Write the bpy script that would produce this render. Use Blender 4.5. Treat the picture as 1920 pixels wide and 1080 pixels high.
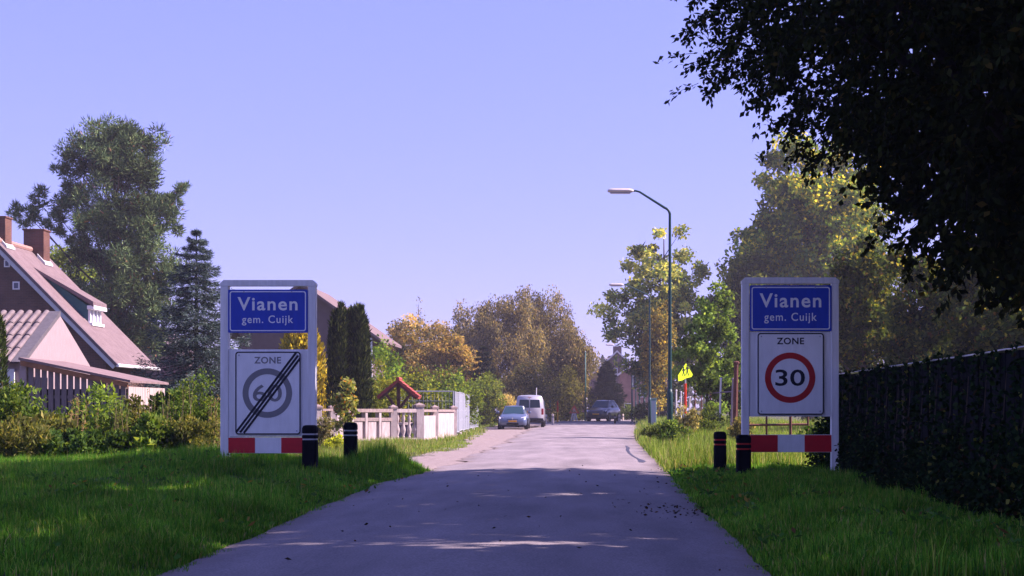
import bpy, bmesh, math, random
import numpy as np
from mathutils import Vector, Matrix, Euler

for o in list(bpy.data.objects):
    bpy.data.objects.remove(o, do_unlink=True)
SC = bpy.context.scene
COL = SC.collection
R = math.radians
rnd = random.Random(7)
rng = np.random.default_rng(11)

# ------------------------------------------------------------------ camera
EYE = 1.2
FPX = 3000.0            # focal length in photo pixels (1920 wide)
VPX, VPY = 1110.0, 770.0
cam_d = bpy.data.cameras.new('camera')
cam_d.sensor_width = 36.0
cam_d.lens = 36.0 * FPX / 1920.0
cam_d.shift_x = (960.0 - VPX) / 1920.0
cam_d.shift_y = (VPY - 540.0) / 1920.0
cam_d.clip_start = 0.1
cam_d.clip_end = 6000
cam = bpy.data.objects.new('camera', cam_d)
COL.objects.link(cam)
cam.location = (0, 0, EYE)
cam.rotation_euler = (R(90), 0, 0)
SC.camera = cam

# ------------------------------------------------------------------ world, sun, exposure
SUN_EL, SUN_AZ = R(42), R(7)      # azimuth measured from +X (right of the road) towards +Y (ahead)
world = bpy.data.worlds.new('World')
SC.world = world
world.use_nodes = True
nt = world.node_tree
nt.nodes.clear()
sky = nt.nodes.new('ShaderNodeTexSky')
sky.sky_type = 'NISHITA'
sky.sun_disc = False
sky.sun_elevation = SUN_EL
sky.sun_rotation = R(90) - SUN_AZ
sky.air_density = 1.0
sky.dust_density = 0.25
sky.ozone_density = 3.5
tint = nt.nodes.new('ShaderNodeMix')
tint.data_type = 'RGBA'; tint.blend_type = 'MULTIPLY'
tint.inputs[0].default_value = 1.0
tint.inputs[7].default_value = (1.38, 1.24, 2.6, 1)
bg = nt.nodes.new('ShaderNodeBackground')
bg.inputs[1].default_value = 0.075
wo = nt.nodes.new('ShaderNodeOutputWorld')
gam = nt.nodes.new('ShaderNodeGamma')
gam.inputs[1].default_value = 0.5
nt.links.new(sky.outputs[0], gam.inputs[0])
nt.links.new(gam.outputs[0], tint.inputs[6])
nt.links.new(tint.outputs[2], bg.inputs[0])
nt.links.new(bg.outputs[0], wo.inputs[0])
sun_d = bpy.data.lights.new('sun', 'SUN')
sun_d.energy = 5.0
sun_d.angle = R(0.5)
sun_d.color = (1.0, 0.80, 0.80)
sun = bpy.data.objects.new('sun', sun_d)
COL.objects.link(sun)
sdir = Vector((math.cos(SUN_EL) * math.cos(SUN_AZ), math.cos(SUN_EL) * math.sin(SUN_AZ), math.sin(SUN_EL)))
sun.rotation_euler = sdir.to_track_quat('Z', 'Y').to_euler()
sun.location = (40, 10, 40)
SC.view_settings.view_transform = 'Standard'
SC.view_settings.look = 'None'
SC.view_settings.gamma = 1.0
SC.view_settings.use_curve_mapping = False
SC.view_settings.exposure = 1.45
SC.render.engine = 'CYCLES'
SC.cycles.max_bounces = 6
SC.cycles.transparent_max_bounces = 8

# ------------------------------------------------------------------ helpers
ORIG = {}

def at(px, py, D):
    """photo pixel at distance D along the road -> world point"""
    return Vector(((px - VPX) / FPX * D, D, EYE + (VPY - py) / FPX * D))

def PX(px, D):
    return (px - VPX) / FPX * D

def PZ(py, D):
    return EYE + (VPY - py) / FPX * D

def sstep(a, b, x):
    t = np.clip((x - a) / (b - a), 0, 1)
    return t * t * (3 - 2 * t)

def setp(o, label=None, cat=None, group=None, kind=None):
    if label: o['label'] = label
    if cat: o['category'] = cat
    if group: o['group'] = group
    if kind: o['kind'] = kind
    return o

def thing(name, label, cat, loc=(0, 0, 0), group=None, rotz=0, scale=None):
    o = bpy.data.objects.new(name, None)
    o.empty_display_size = 0.2
    COL.objects.link(o)
    o.location = loc
    o.rotation_euler = (0, 0, rotz)
    ORIG[o.name] = Vector(loc) if rotz == 0 else Vector((0, 0, 0))
    return setp(o, label, cat, group)

def link(name, me, mat=None, parent=None, loc=(0, 0, 0), rot=(0, 0, 0)):
    o = bpy.data.objects.new(name, me)
    COL.objects.link(o)
    if mat is not None and len(me.materials) == 0:
        me.materials.append(mat)
    if parent is not None:
        o.parent = parent
    o.location = loc
    o.rotation_euler = rot
    if parent is not None:
        ORIG[o.name] = ORIG.get(parent.name, Vector((0, 0, 0)))
    return o

def piece(name, me, parent, loc, rot=(0, 0, 0)):
    """an alike piece sharing mesh data, placed at a world point"""
    o = bpy.data.objects.new(name, me)
    COL.objects.link(o)
    o.parent = parent
    o.location = Vector(loc) - ORIG.get(parent.name, Vector((0, 0, 0)))
    o.rotation_euler = rot
    return o

class MB:
    """collects simple shapes into one mesh"""
    def __init__(self):
        self.v = []; self.f = []
    def add(self, vs, fs):
        n = len(self.v)
        self.v += [tuple(p) for p in vs]
        self.f += [tuple(i + n for i in f) for f in fs]
        return self
    def box(self, x0, x1, y0, y1, z0, z1, bev=0.0):
        if bev > 0:
            bm = bmesh.new()
            bmesh.ops.create_cube(bm, size=1)
            for v in bm.verts:
                v.co = ((x0 + x1) / 2 + v.co.x * (x1 - x0), (y0 + y1) / 2 + v.co.y * (y1 - y0), (z0 + z1) / 2 + v.co.z * (z1 - z0))
            bmesh.ops.bevel(bm, geom=bm.edges[:], offset=bev, segments=1, affect='EDGES')
            self.bm(bm); bm.free()
            return self
        vs = [(x0, y0, z0), (x1, y0, z0), (x1, y1, z0), (x0, y1, z0), (x0, y0, z1), (x1, y0, z1), (x1, y1, z1), (x0, y1, z1)]
        return self.add(vs, [(0, 3, 2, 1), (4, 5, 6, 7), (0, 1, 5, 4), (1, 2, 6, 5), (2, 3, 7, 6), (3, 0, 4, 7)])
    def bm(self, bm):
        bm.verts.ensure_lookup_table(); bm.verts.index_update()
        return self.add([v.co[:] for v in bm.verts], [[v.index for v in f.verts] for f in bm.faces])
    def prism(self, poly, y0, y1, axis='y'):
        """polygon of (a,b) extruded; axis y: (x,z) polygon, axis x: (y,z) polygon, axis z: (x,y) polygon"""
        n = len(poly)
        def P(a, b, t):
            return (a, t, b) if axis == 'y' else ((t, a, b) if axis == 'x' else (a, b, t))
        vs = [P(a, b, y0) for a, b in poly] + [P(a, b, y1) for a, b in poly]
        fs = [tuple(range(n)), tuple(range(2 * n - 1, n - 1, -1))]
        for i in range(n):
            j = (i + 1) % n
            fs.append((i, i + n, j + n, j))
        return self.add(vs, fs)
    def tube(self, pts, rad, n=8, cap=True):
        pts = [Vector(p) for p in pts]
        if not hasattr(rad, '__len__'): rad = [rad] * len(pts)
        vs = []; fs = []
        prev = None
        for i, p in enumerate(pts):
            d = (pts[min(i + 1, len(pts) - 1)] - pts[max(i - 1, 0)])
            if d.length < 1e-9: d = Vector((0, 0, 1))
            d.normalize()
            if prev is None:
                a = d.cross(Vector((0, 1, 0.13)))
                if a.length < 1e-3: a = d.cross(Vector((1, 0, 0)))
            else:
                a = prev - d * prev.dot(d)
            a.normalize(); prev = a
            b = d.cross(a)
            for k in range(n):
                t = 2 * math.pi * k / n
                vs.append(p + (a * math.cos(t) + b * math.sin(t)) * rad[i])
        for i in range(len(pts) - 1):
            for k in range(n):
                k2 = (k + 1) % n
                fs.append((i * n + k, i * n + k2, (i + 1) * n + k2, (i + 1) * n + k))
        if cap:
            fs.append(tuple(range(n - 1, -1, -1)))
            m = (len(pts) - 1) * n
            fs.append(tuple(m + k for k in range(n)))
        return self.add(vs, fs)
    def lathe(self, prof, cx, cy, n=12, z0=0.0, axis='z'):
        vs = []; fs = []
        for r, z in prof:
            for k in range(n):
                t = 2 * math.pi * k / n
                if axis == 'z': vs.append((cx + r * math.cos(t), cy + r * math.sin(t), z0 + z))
                else: vs.append((z0 + z, cx + r * math.cos(t), cy + r * math.sin(t)))
        for i in range(len(prof) - 1):
            for k in range(n):
                k2 = (k + 1) % n
                fs.append((i * n + k, i * n + k2, (i + 1) * n + k2, (i + 1) * n + k))
        fs.append(tuple(range(n - 1, -1, -1)))
        m = (len(prof) - 1) * n
        fs.append(tuple(m + k for k in range(n)))
        return self.add(vs, fs)
    def mesh(self, name, mat=None, off=(0, 0, 0), smooth=False):
        me = bpy.data.meshes.new(name)
        o = Vector(off)
        me.from_pydata([(x - o.x, y - o.y, z - o.z) for x, y, z in self.v], [], self.f)
        bm = bmesh.new(); bm.from_mesh(me)
        bmesh.ops.recalc_face_normals(bm, faces=bm.faces[:])
        bm.to_mesh(me); bm.free()
        if smooth:
            for p in me.polygons: p.use_smooth = True
        if mat is not None: me.materials.append(mat)
        me.update()
        return me
    def build(self, name, mat, parent=None, smooth=False, label=None):
        off = ORIG.get(parent.name, Vector((0, 0, 0))) if parent is not None else Vector((0, 0, 0))
        o = link(name, self.mesh(name, mat, off, smooth), None, parent)
        if label: o['label'] = label
        return o

def np_mesh(name, V, F, col=None, mat=None):
    """V (n,3) float, F list of (m,k) int arrays; col (n,3) linear colour attribute"""
    me = bpy.data.meshes.new(name)
    V = np.ascontiguousarray(V, dtype=np.float32)
    me.vertices.add(len(V))
    me.vertices.foreach_set('co', V.ravel())
    loops = np.concatenate([f.ravel() for f in F]).astype(np.int32)
    sizes = np.concatenate([np.full(len(f), f.shape[1], np.int32) for f in F])
    starts = np.concatenate([[0], np.cumsum(sizes)[:-1]]).astype(np.int32)
    me.loops.add(len(loops))
    me.loops.foreach_set('vertex_index', loops)
    me.polygons.add(len(sizes))
    me.polygons.foreach_set('loop_start', starts)
    me.polygons.foreach_set('loop_total', sizes)
    if col is not None:
        a = me.attributes.new('col', 'FLOAT_COLOR', 'POINT')
        c = np.ones((len(V), 4), np.float32); c[:, :3] = col
        a.data.foreach_set('color', c.ravel())
    me.update(calc_edges=True)
    if mat is not None: me.materials.append(mat)
    return me

# ------------------------------------------------------------------ materials
MATS = {}
def mat(name, color, rough=0.8, var=0.0, scale=8.0, bump=0.0, bscale=40.0, metal=0.0, spec=0.3, color2=None, coord='Object', stretch=None, emit=None):
    if name in MATS: return MATS[name]
    m = bpy.data.materials.new(name); m.use_nodes = True
    n = m.node_tree.nodes; l = m.node_tree.links
    b = n['Principled BSDF']
    b.inputs['Base Color'].default_value = (*color, 1)
    b.inputs['Roughness'].default_value = rough
    b.inputs['Metallic'].default_value = metal
    b.inputs['Specular IOR Level'].default_value = spec
    tc = n.new('ShaderNodeTexCoord')
    src = tc.outputs[coord]
    if stretch:
        mp = n.new('ShaderNodeMapping'); mp.inputs['Scale'].default_value = stretch
        l.new(src, mp.inputs[0]); src = mp.outputs[0]
    if var > 0 or color2:
        nz = n.new('ShaderNodeTexNoise'); nz.inputs['Scale'].default_value = scale
        nz.inputs['Detail'].default_value = 6; nz.inputs['Roughness'].default_value = 0.65
        l.new(src, nz.inputs['Vector'])
        rp = n.new('ShaderNodeValToRGB')
        c2 = color2 if color2 else tuple(max(0, c * (1 - var)) for c in color)
        c1 = color if color2 else tuple(min(1, c * (1 + var)) for c in color)
        rp.color_ramp.elements[0].position = 0.3; rp.color_ramp.elements[1].position = 0.7
        rp.color_ramp.elements[0].color = (*c2, 1); rp.color_ramp.elements[1].color = (*c1, 1)
        l.new(nz.outputs['Fac'], rp.inputs[0]); l.new(rp.outputs[0], b.inputs['Base Color'])
    if bump > 0:
        nb = n.new('ShaderNodeTexNoise'); nb.inputs['Scale'].default_value = bscale; nb.inputs['Detail'].default_value = 4
        l.new(src, nb.inputs['Vector'])
        bp = n.new('ShaderNodeBump'); bp.inputs['Strength'].default_value = bump; bp.inputs['Distance'].default_value = 0.02
        l.new(nb.outputs['Fac'], bp.inputs['Height']); l.new(bp.outputs[0], b.inputs['Normal'])
    MATS[name] = m
    return m

def leaf_mat(name, trans=0.35, tc=(1.5, 1.4, 0.6), gloss=0.0):
    if name in MATS: return MATS[name]
    m = bpy.data.materials.new(name); m.use_nodes = True
    n = m.node_tree.nodes; l = m.node_tree.links
    n.remove(n['Principled BSDF'])
    out = n['Material Output']
    at_ = n.new('ShaderNodeAttribute'); at_.attribute_name = 'col'
    d = n.new('ShaderNodeBsdfDiffuse'); t = n.new('ShaderNodeBsdfTranslucent')
    mul = n.new('ShaderNodeMix'); mul.data_type = 'RGBA'; mul.blend_type = 'MULTIPLY'; mul.inputs[0].default_value = 1
    mul.inputs[7].default_value = (*tc, 1)
    l.new(at_.outputs['Color'], mul.inputs[6])
    l.new(at_.outputs['Color'], d.inputs[0]); l.new(mul.outputs[2], t.inputs[0])
    mx = n.new('ShaderNodeMixShader'); mx.inputs[0].default_value = trans
    l.new(d.outputs[0], mx.inputs[1]); l.new(t.outputs[0], mx.inputs[2])
    last = mx.outputs[0]
    if gloss > 0:
        g = n.new('ShaderNodeBsdfGlossy'); g.inputs['Roughness'].default_value = 0.45
        m2 = n.new('ShaderNodeMixShader'); m2.inputs[0].default_value = gloss
        l.new(last, m2.inputs[1]); l.new(g.outputs[0], m2.inputs[2]); last = m2.outputs[0]
    l.new(last, out.inputs[0])
    MATS[name] = m
    return m

def brick_mat(name, c1, c2, mortar, sx=0.22, sz=0.07):
    """fine brickwork too far away to pick apart: x/y folded into one horizontal axis"""
    if name in MATS: return MATS[name]
    m = bpy.data.materials.new(name); m.use_nodes = True
    n = m.node_tree.nodes; l = m.node_tree.links
    b = n['Principled BSDF']; b.inputs['Roughness'].default_value = 0.9; b.inputs['Specular IOR Level'].default_value = 0.15
    tc = n.new('ShaderNodeTexCoord'); sp = n.new('ShaderNodeSeparateXYZ'); l.new(tc.outputs['Object'], sp.inputs[0])
    ad = n.new('ShaderNodeMath'); ad.operation = 'ADD'; l.new(sp.outputs[0], ad.inputs[0]); l.new(sp.outputs[1], ad.inputs[1])
    cb = n.new('ShaderNodeCombineXYZ'); l.new(ad.outputs[0], cb.inputs[0]); l.new(sp.outputs[2], cb.inputs[1])
    br = n.new('ShaderNodeTexBrick')
    br.inputs['Color1'].default_value = (*c1, 1); br.inputs['Color2'].default_value = (*c2, 1); br.inputs['Mortar'].default_value = (*mortar, 1)
    br.inputs['Scale'].default_value = 1.0; br.inputs['Brick Width'].default_value = sx; br.inputs['Row Height'].default_value = sz
    br.inputs['Mortar Size'].default_value = 0.006
    l.new(cb.outputs[0], br.inputs['Vector'])
    nz = n.new('ShaderNodeTexNoise'); nz.inputs['Scale'].default_value = 1.3; nz.inputs['Detail'].default_value = 5
    l.new(tc.outputs['Object'], nz.inputs['Vector'])
    mr = n.new('ShaderNodeMapRange'); mr.inputs[1].default_value = 0.3; mr.inputs[2].default_value = 0.7; mr.inputs[3].default_value = 0.7; mr.inputs[4].default_value = 1.2
    l.new(nz.outputs['Fac'], mr.inputs[0])
    mx = n.new('ShaderNodeMix'); mx.data_type = 'RGBA'; mx.blend_type = 'MULTIPLY'; mx.inputs[0].default_value = 1
    l.new(br.outputs['Color'], mx.inputs[6]); l.new(mr.outputs[0], mx.inputs[7]); l.new(mx.outputs[2], b.inputs['Base Color'])
    MATS[name] = m
    return m

def tile_roof_mat(name, c1, c2, axis_run='Y', w=0.24, h=0.30):
    """distant pan tiles: courses and columns as fine relief"""
    if name in MATS: return MATS[name]
    m = bpy.data.materials.new(name); m.use_nodes = True
    n = m.node_tree.nodes; l = m.node_tree.links
    b = n['Principled BSDF']; b.inputs['Roughness'].default_value = 0.85; b.inputs['Specular IOR Level'].default_value = 0.2
    tc = n.new('ShaderNodeTexCoord'); sp = n.new('ShaderNodeSeparateXYZ'); l.new(tc.outputs['Object'], sp.inputs[0])
    run = sp.outputs[1] if axis_run == 'Y' else sp.outputs[0]
    def wave(src, period, op='SINE'):
        k = n.new('ShaderNodeMath'); k.operation = 'MULTIPLY'; k.inputs[1].default_value = 2 * math.pi / period
        l.new(src, k.inputs[0])
        s = n.new('ShaderNodeMath'); s.operation = op; l.new(k.outputs[0], s.inputs[0]); return s.outputs[0]
    def saw(src, period):
        k = n.new('ShaderNodeMath'); k.operation = 'DIVIDE'; k.inputs[1].default_value = period; l.new(src, k.inputs[0])
        s = n.new('ShaderNodeMath'); s.operation = 'FRACT'; l.new(k.outputs[0], s.inputs[0]); return s.outputs[0]
    w1 = wave(run, w); s1 = saw(sp.outputs[2], h * 0.7)
    ad = n.new('ShaderNodeMath'); ad.operation = 'MULTIPLY_ADD'; ad.inputs[1].default_value = 0.3
    l.new(w1, ad.inputs[0]); 
    ng = n.new('ShaderNodeMath'); ng.operation = 'MULTIPLY'; ng.inputs[1].default_value = -0.8; l.new(s1, ng.inputs[0])
    l.new(ng.outputs[0], ad.inputs[2])
    bp = n.new('ShaderNodeBump'); bp.inputs['Strength'].default_value = 0.6; bp.inputs['Distance'].default_value = 0.03
    l.new(ad.outputs[0], bp.inputs['Height']); l.new(bp.outputs[0], b.inputs['Normal'])
    nz = n.new('ShaderNodeTexNoise'); nz.inputs['Scale'].default_value = 2.2; nz.inputs['Detail'].default_value = 9; nz.inputs['Roughness'].default_value = 0.75
    l.new(tc.outputs['Object'], nz.inputs['Vector'])
    rp = n.new('ShaderNodeValToRGB'); rp.color_ramp.elements[0].position = 0.3; rp.color_ramp.elements[1].position = 0.72
    rp.color_ramp.elements[0].color = (*c2, 1); rp.color_ramp.elements[1].color = (*c1, 1)
    l.new(nz.outputs['Fac'], rp.inputs[0]); l.new(rp.outputs[0], b.inputs['Base Color'])
    MATS[name] = m
    return m

M_WHITE = mat('white_painted_wood', (0.82, 0.82, 0.84), 0.6, color2=(0.62, 0.62, 0.62), scale=2.2, bump=0.08, stretch=(5, 5, 0.5))
M_SIGNWHITE = mat('sign_white', (0.84, 0.85, 0.87), 0.45, color2=(0.72, 0.73, 0.74), scale=2.5, stretch=(3, 3, 0.8))
M_BLUE = mat('sign_blue', (0.014, 0.052, 0.44), 0.4, var=0.12, scale=3, stretch=(3, 3, .8))
M_BLUEPAINT = mat('sign_border_ink', (0.006, 0.01, 0.06), 0.5)
M_RED = mat('sign_red', (0.42, 0.012, 0.015), 0.45, var=0.08, scale=4)
M_RED2 = mat('barrier_red', (0.50, 0.01, 0.02), 0.5, var=0.12, scale=6)
M_GREY = mat('sign_grey', (0.20, 0.20, 0.21), 0.5, var=0.05)
M_BLACKINK = mat('sign_black', (0.006, 0.007, 0.02), 0.5)
M_BOLLARD = mat('bollard_black', (0.006, 0.006, 0.009), 0.9, var=0.25, scale=20, bump=0.2, spec=0.08)
M_REFLW = mat('reflector_white', (0.42, 0.42, 0.46), 0.5)
M_REFLR = mat('reflector_red', (0.45, 0.02, 0.015), 0.4)
M_DARKWOOD = mat('weathered_grey_wood', (0.16, 0.13, 0.14), 0.85, var=0.3, scale=4, bump=0.2, stretch=(6, 6, 0.7))
M_FENCEWOOD = mat('tarred_fence_wood', (0.008, 0.008, 0.009), 0.9, var=0.35, scale=4, bump=0.3, stretch=(6, 6, 0.7), spec=0.1)
M_BROWNWOOD = mat('brown_wood', (0.12, 0.055, 0.04), 0.8, var=0.3, scale=5, bump=0.2)
M_PINKWALL = mat('pink_render', (0.31, 0.24, 0.25), 0.9, var=0.13, scale=3.5, bump=0.2, stretch=(4, 4, 0.8))
M_PALEWOOD = mat('pale_board', (0.40, 0.32, 0.30), 0.85, var=0.16, scale=4, stretch=(8, 8, 0.6))
M_CONC = mat('ornamental_concrete', (0.52, 0.45, 0.45), 0.9, color2=(0.29, 0.235, 0.23), scale=3.5, bump=0.3, stretch=(2.5, 2.5, 0.7))
M_CONC_D = mat('mossy_coping', (0.27, 0.21, 0.20), 0.95, var=0.35, scale=9, bump=0.3)
M_GALV = mat('galvanised_steel', (0.36, 0.38, 0.43), 0.5, metal=0.2, var=0.1, scale=10)
M_GREENPOLE = mat('dark_green_pole', (0.012, 0.05, 0.055), 0.45, var=0.15, scale=6)
M_LAMPHEAD = mat('lamp_head_grey', (0.60, 0.52, 0.50), 0.5, var=0.1)
M_LENS = mat('lamp_lens', (0.35, 0.33, 0.4), 0.2)
M_TERRA = mat('terracotta', (0.34, 0.07, 0.055), 0.8, var=0.2, scale=6, bump=0.2)
M_GLASS = mat('dark_glass', (0.02, 0.03, 0.04), 0.08, spec=0.6)
M_RUST = mat('rusty_steel', (0.13, 0.05, 0.04), 0.8, var=0.4, scale=10, bump=0.2)
M_BARK = mat('bark', (0.08, 0.06, 0.045), 0.95, var=0.35, scale=6, bump=0.4, stretch=(3, 3, 0.6))
M_BARKD = mat('dark_bark', (0.025, 0.02, 0.016), 0.95, var=0.35, scale=6, bump=0.4, stretch=(3, 3, 0.6))
M_BIRCH = mat('birch_bark', (0.55, 0.50, 0.46), 0.9, color2=(0.12, 0.1, 0.09), scale=5)
LEAF = leaf_mat('leaf', 0.42, (1.6, 1.5, 0.6))
LEAFDARK = leaf_mat('leaf_dense', 0.10, (1.3, 1.3, 0.5))
NEEDLE = leaf_mat('needle', 0.12, (1.2, 1.2, 0.8))
GRASS = leaf_mat('grass_blade', 0.33, (1.35, 1.4, 0.5))

# ------------------------------------------------------------------ terrain
def farz(y):
    return 0.34 * sstep(92, 132, y) + 0.5 * sstep(132, 260, y)

_XLY = [0, 11, 20, 26, 31, 33, 60, 100, 130, 160, 210, 300]
_XLX = [-3.05, -3.1, -3.35, -3.5, -3.25, -3.2, -3.3, -4.1, -3.8, -3.0, 2.0, 14.0]
_XRY = [0, 11, 24, 31, 60, 85, 100, 130, 160, 210, 300]
_XRX = [1.25, 1.3, 1.37, 1.47, 1.75, 2.3, 2.9, 3.5, 4.0, 7.5, 20.0]
def xl(y): return np.interp(y, _XLY, _XLX)
def xr(y): return np.interp(y, _XRY, _XRX)

def hnoise(x, y):
    return (np.sin(x * 1.7 + 0.6 * np.sin(y * 0.9)) * np.cos(y * 1.3 + 0.5 * np.sin(x * 1.1)) + 0.5 * np.sin(x * 3.9 + y * 2.1) * np.cos(y * 3.3 - x * 1.2))

def gz(x, y):
    x = np.asarray(x, float); y = np.asarray(y, float)
    z = farz(y)
    L = np.clip(xl(y) - x, 0, None); Rr = np.clip(x - xr(y), 0, None)
    road = (L <= 0) & (Rr <= 0)
    near = 1 - sstep(31.5, 35, y)
    zl = (0.06 * sstep(0, 0.5, L) + 0.10 * sstep(1.0, 6, L)) * near
    zl = zl + 0.30 * np.exp(-((x + 6.4) / 1.35) ** 2 - ((y - 27.0) / 3.4) ** 2) * sstep(0, 1.0, L)
    zl = zl + 0.17 * np.exp(-((x + 3.85) / 0.55) ** 2 - ((y - 30.3) / 1.5) ** 2) * sstep(0, 0.5, L)
    zl = zl + 0.04 * np.exp(-((x + 4.6) / 1.1) ** 2 - ((y - 29.5) / 2.6) ** 2) * sstep(0, 0.8, L)
    zrr = 0.05 * sstep(0, 0.5, Rr) + 0.34 * sstep(0.1, 1.6, Rr) * sstep(36, 58, y) * (1 - sstep(100, 125, y))
    bumps = 0.035 * hnoise(x, y) * sstep(0.2, 1.0, np.maximum(L, Rr)) * (1 - sstep(60, 120, y))
    return z + zl + zrr + bumps - np.where(road, 0.03, 0.0)

def grid_lines(segs):
    out = []
    for a, b, s in segs:
        out.append(np.arange(a, b, s))
    out.append([segs[-1][1]])
    return np.concatenate(out)

gx = grid_lines([(-700, -200, 100), (-200, -40, 16), (-40, -14, 2), (-14, 12, 0.4), (12, 40, 2), (40, 200, 16), (200, 700, 100)])
gy = grid_lines([(-60, 6, 11), (6, 42, 0.4), (42, 140, 1.4), (140, 300, 10), (300, 1000, 100)])
X, Y = np.meshgrid(gx, gy)
V = np.stack([X.ravel(), Y.ravel(), gz(X, Y).ravel()], 1)
nx, ny = len(gx), len(gy)
idx = np.arange(nx * ny).reshape(ny, nx)
F = np.stack([idx[:-1, :-1].ravel(), idx[:-1, 1:].ravel(), idx[1:, 1:].ravel(), idx[1:, :-1].ravel()], 1)
M_GROUND = mat('grassy_soil', (0.07, 0.085, 0.03), 0.95, color2=(0.055, 0.045, 0.03), scale=1.2, bump=0.4, bscale=12)
ground = link('ground', np_mesh('ground', V, [F], None, M_GROUND)); setp(ground, kind='structure')

# asphalt with a slight crown and a ragged edge
def asphalt_mat():
    m = bpy.data.materials.new('asphalt'); m.use_nodes = True
    n = m.node_tree.nodes; l = m.node_tree.links
    b = n['Principled BSDF']; b.inputs['Roughness'].default_value = 0.88; b.inputs['Specular IOR Level'].default_value = 0.25
    tc = n.new('ShaderNodeTexCoord')
    mp = n.new('ShaderNodeMapping'); mp.inputs['Scale'].default_value = (1.0, 0.22, 1.0); l.new(tc.outputs['Object'], mp.inputs[0])
    n1 = n.new('ShaderNodeTexNoise'); n1.inputs['Scale'].default_value = 1.1; n1.inputs['Detail'].default_value = 7; n1.inputs['Roughness'].default_value = 0.6
    l.new(mp.outputs[0], n1.inputs['Vector'])
    n2 = n.new('ShaderNodeTexNoise'); n2.inputs['Scale'].default_value = 55; n2.inputs['Detail'].default_value = 3; l.new(tc.outputs['Object'], n2.inputs['Vector'])
    r1 = n.new('ShaderNodeValToRGB')
    r1.color_ramp.elements[0].position = 0.33; r1.color_ramp.elements[0].color = (0.165, 0.143, 0.152, 1)
    r1.color_ramp.elements[1].position = 0.7; r1.color_ramp.elements[1].color = (0.28, 0.242, 0.255, 1)
    l.new(n1.outputs['Fac'], r1.inputs[0])
    mr = n.new('ShaderNodeMapRange'); mr.inputs[1].default_value = 0.25; mr.inputs[2].default_value = 0.75; mr.inputs[3].default_value = 0.60; mr.inputs[4].default_value = 1.38
    l.new(n2.outputs['Fac'], mr.inputs[0])
    mx = n.new('ShaderNodeMix'); mx.data_type = 'RGBA'; mx.blend_type = 'MULTIPLY'; mx.inputs[0].default_value = 1
    l.new(r1.outputs[0], mx.inputs[6]); l.new(mr.outputs[0], mx.inputs[7])
    ea = n.new('ShaderNodeAttribute'); ea.attribute_name = 'col'
    n3 = n.new('ShaderNodeTexNoise'); n3.inputs['Scale'].default_value = 7; n3.inputs['Detail'].default_value = 6; l.new(tc.outputs['Object'], n3.inputs['Vector'])
    ml = n.new('ShaderNodeMath'); ml.operation = 'MULTIPLY_ADD'; ml.inputs[1].default_value = 1.5; ml.inputs[2].default_value = -0.95; l.new(n3.outputs['Fac'], ml.inputs[0])
    sm = n.new('ShaderNodeMath'); sm.operation = 'ADD'; sm.use_clamp = True; l.new(ea.outputs['Fac'], sm.inputs[0]); l.new(ml.outputs[0], sm.inputs[1])
    me_ = n.new('ShaderNodeMath'); me_.operation = 'MULTIPLY'; l.new(sm.outputs[0], me_.inputs[0]); l.new(ea.outputs['Fac'], me_.inputs[1])
    mq = n.new('ShaderNodeMix'); mq.data_type = 'RGBA'; mq.inputs[7].default_value = (0.17, 0.125, 0.10, 1)
    l.new(me_.outputs[0], mq.inputs[0]); l.new(mx.outputs[2], mq.inputs[6])
    l.new(mq.outputs[2], b.inputs['Base Color'])
    bp = n.new('ShaderNodeBump'); bp.inputs['Strength'].default_value = 0.35; bp.inputs['Distance'].default_value = 0.008
    l.new(n2.outputs['Fac'], bp.inputs['Height']); l.new(bp.outputs[0], b.inputs['Normal'])
    return m
def zroad(x, y):
    c = (xl(y) + xr(y)) / 2; h = (xr(y) - xl(y)) / 2
    return farz(y) + 0.012 + 0.05 * (1 - ((x - c) / h) ** 2)
ry = grid_lines([(-40, 6, 4), (6, 60, 0.3), (60, 140, 2), (140, 300, 6)])
cols = 15
u = np.array([0, .02, .045, .08, .14, .22, .32, .42, .5, .58, .68, .78, .86, .92, .955, .98, 1.0]); cols = len(u)
RX = np.zeros((len(ry), cols)); RY = np.repeat(ry[:, None], cols, 1)
jl = 0.03 * np.sin(ry * 0.9) + 0.02 * np.sin(ry * 2.1 + 1) + rng.normal(0, 0.008, len(ry))
jl = jl + np.where(ry > 31, 0.16 * np.sin(ry * 0.55) + 0.12 * np.sin(ry * 1.37 + 2) + 0.10 * np.sin(ry * 3.1), 0)
jr = 0.03 * np.sin(ry * 0.8 + 2) + 0.02 * np.sin(ry * 2.3) + rng.normal(0, 0.008, len(ry))
for i, y in enumerate(ry):
    RX[i] = (xl(y) + jl[i]) * (1 - u) + (xr(y) + jr[i]) * u
RZ = zroad(RX, RY)
idx = np.arange(RX.size).reshape(RX.shape)
F = np.stack([idx[:-1, :-1].ravel(), idx[:-1, 1:].ravel(), idx[1:, 1:].ravel(), idx[1:, :-1].ravel()], 1)
road = link('road', np_mesh('road', np.stack([RX.ravel(), RY.ravel(), RZ.ravel()], 1), [F], np.repeat(np.tile(np.interp(np.minimum(u, 1 - u), [0, .02, .08, .16], [1, .75, .28, 0]), len(ry))[:, None], 3, 1), asphalt_mat())); setp(road, kind='structure')

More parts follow.
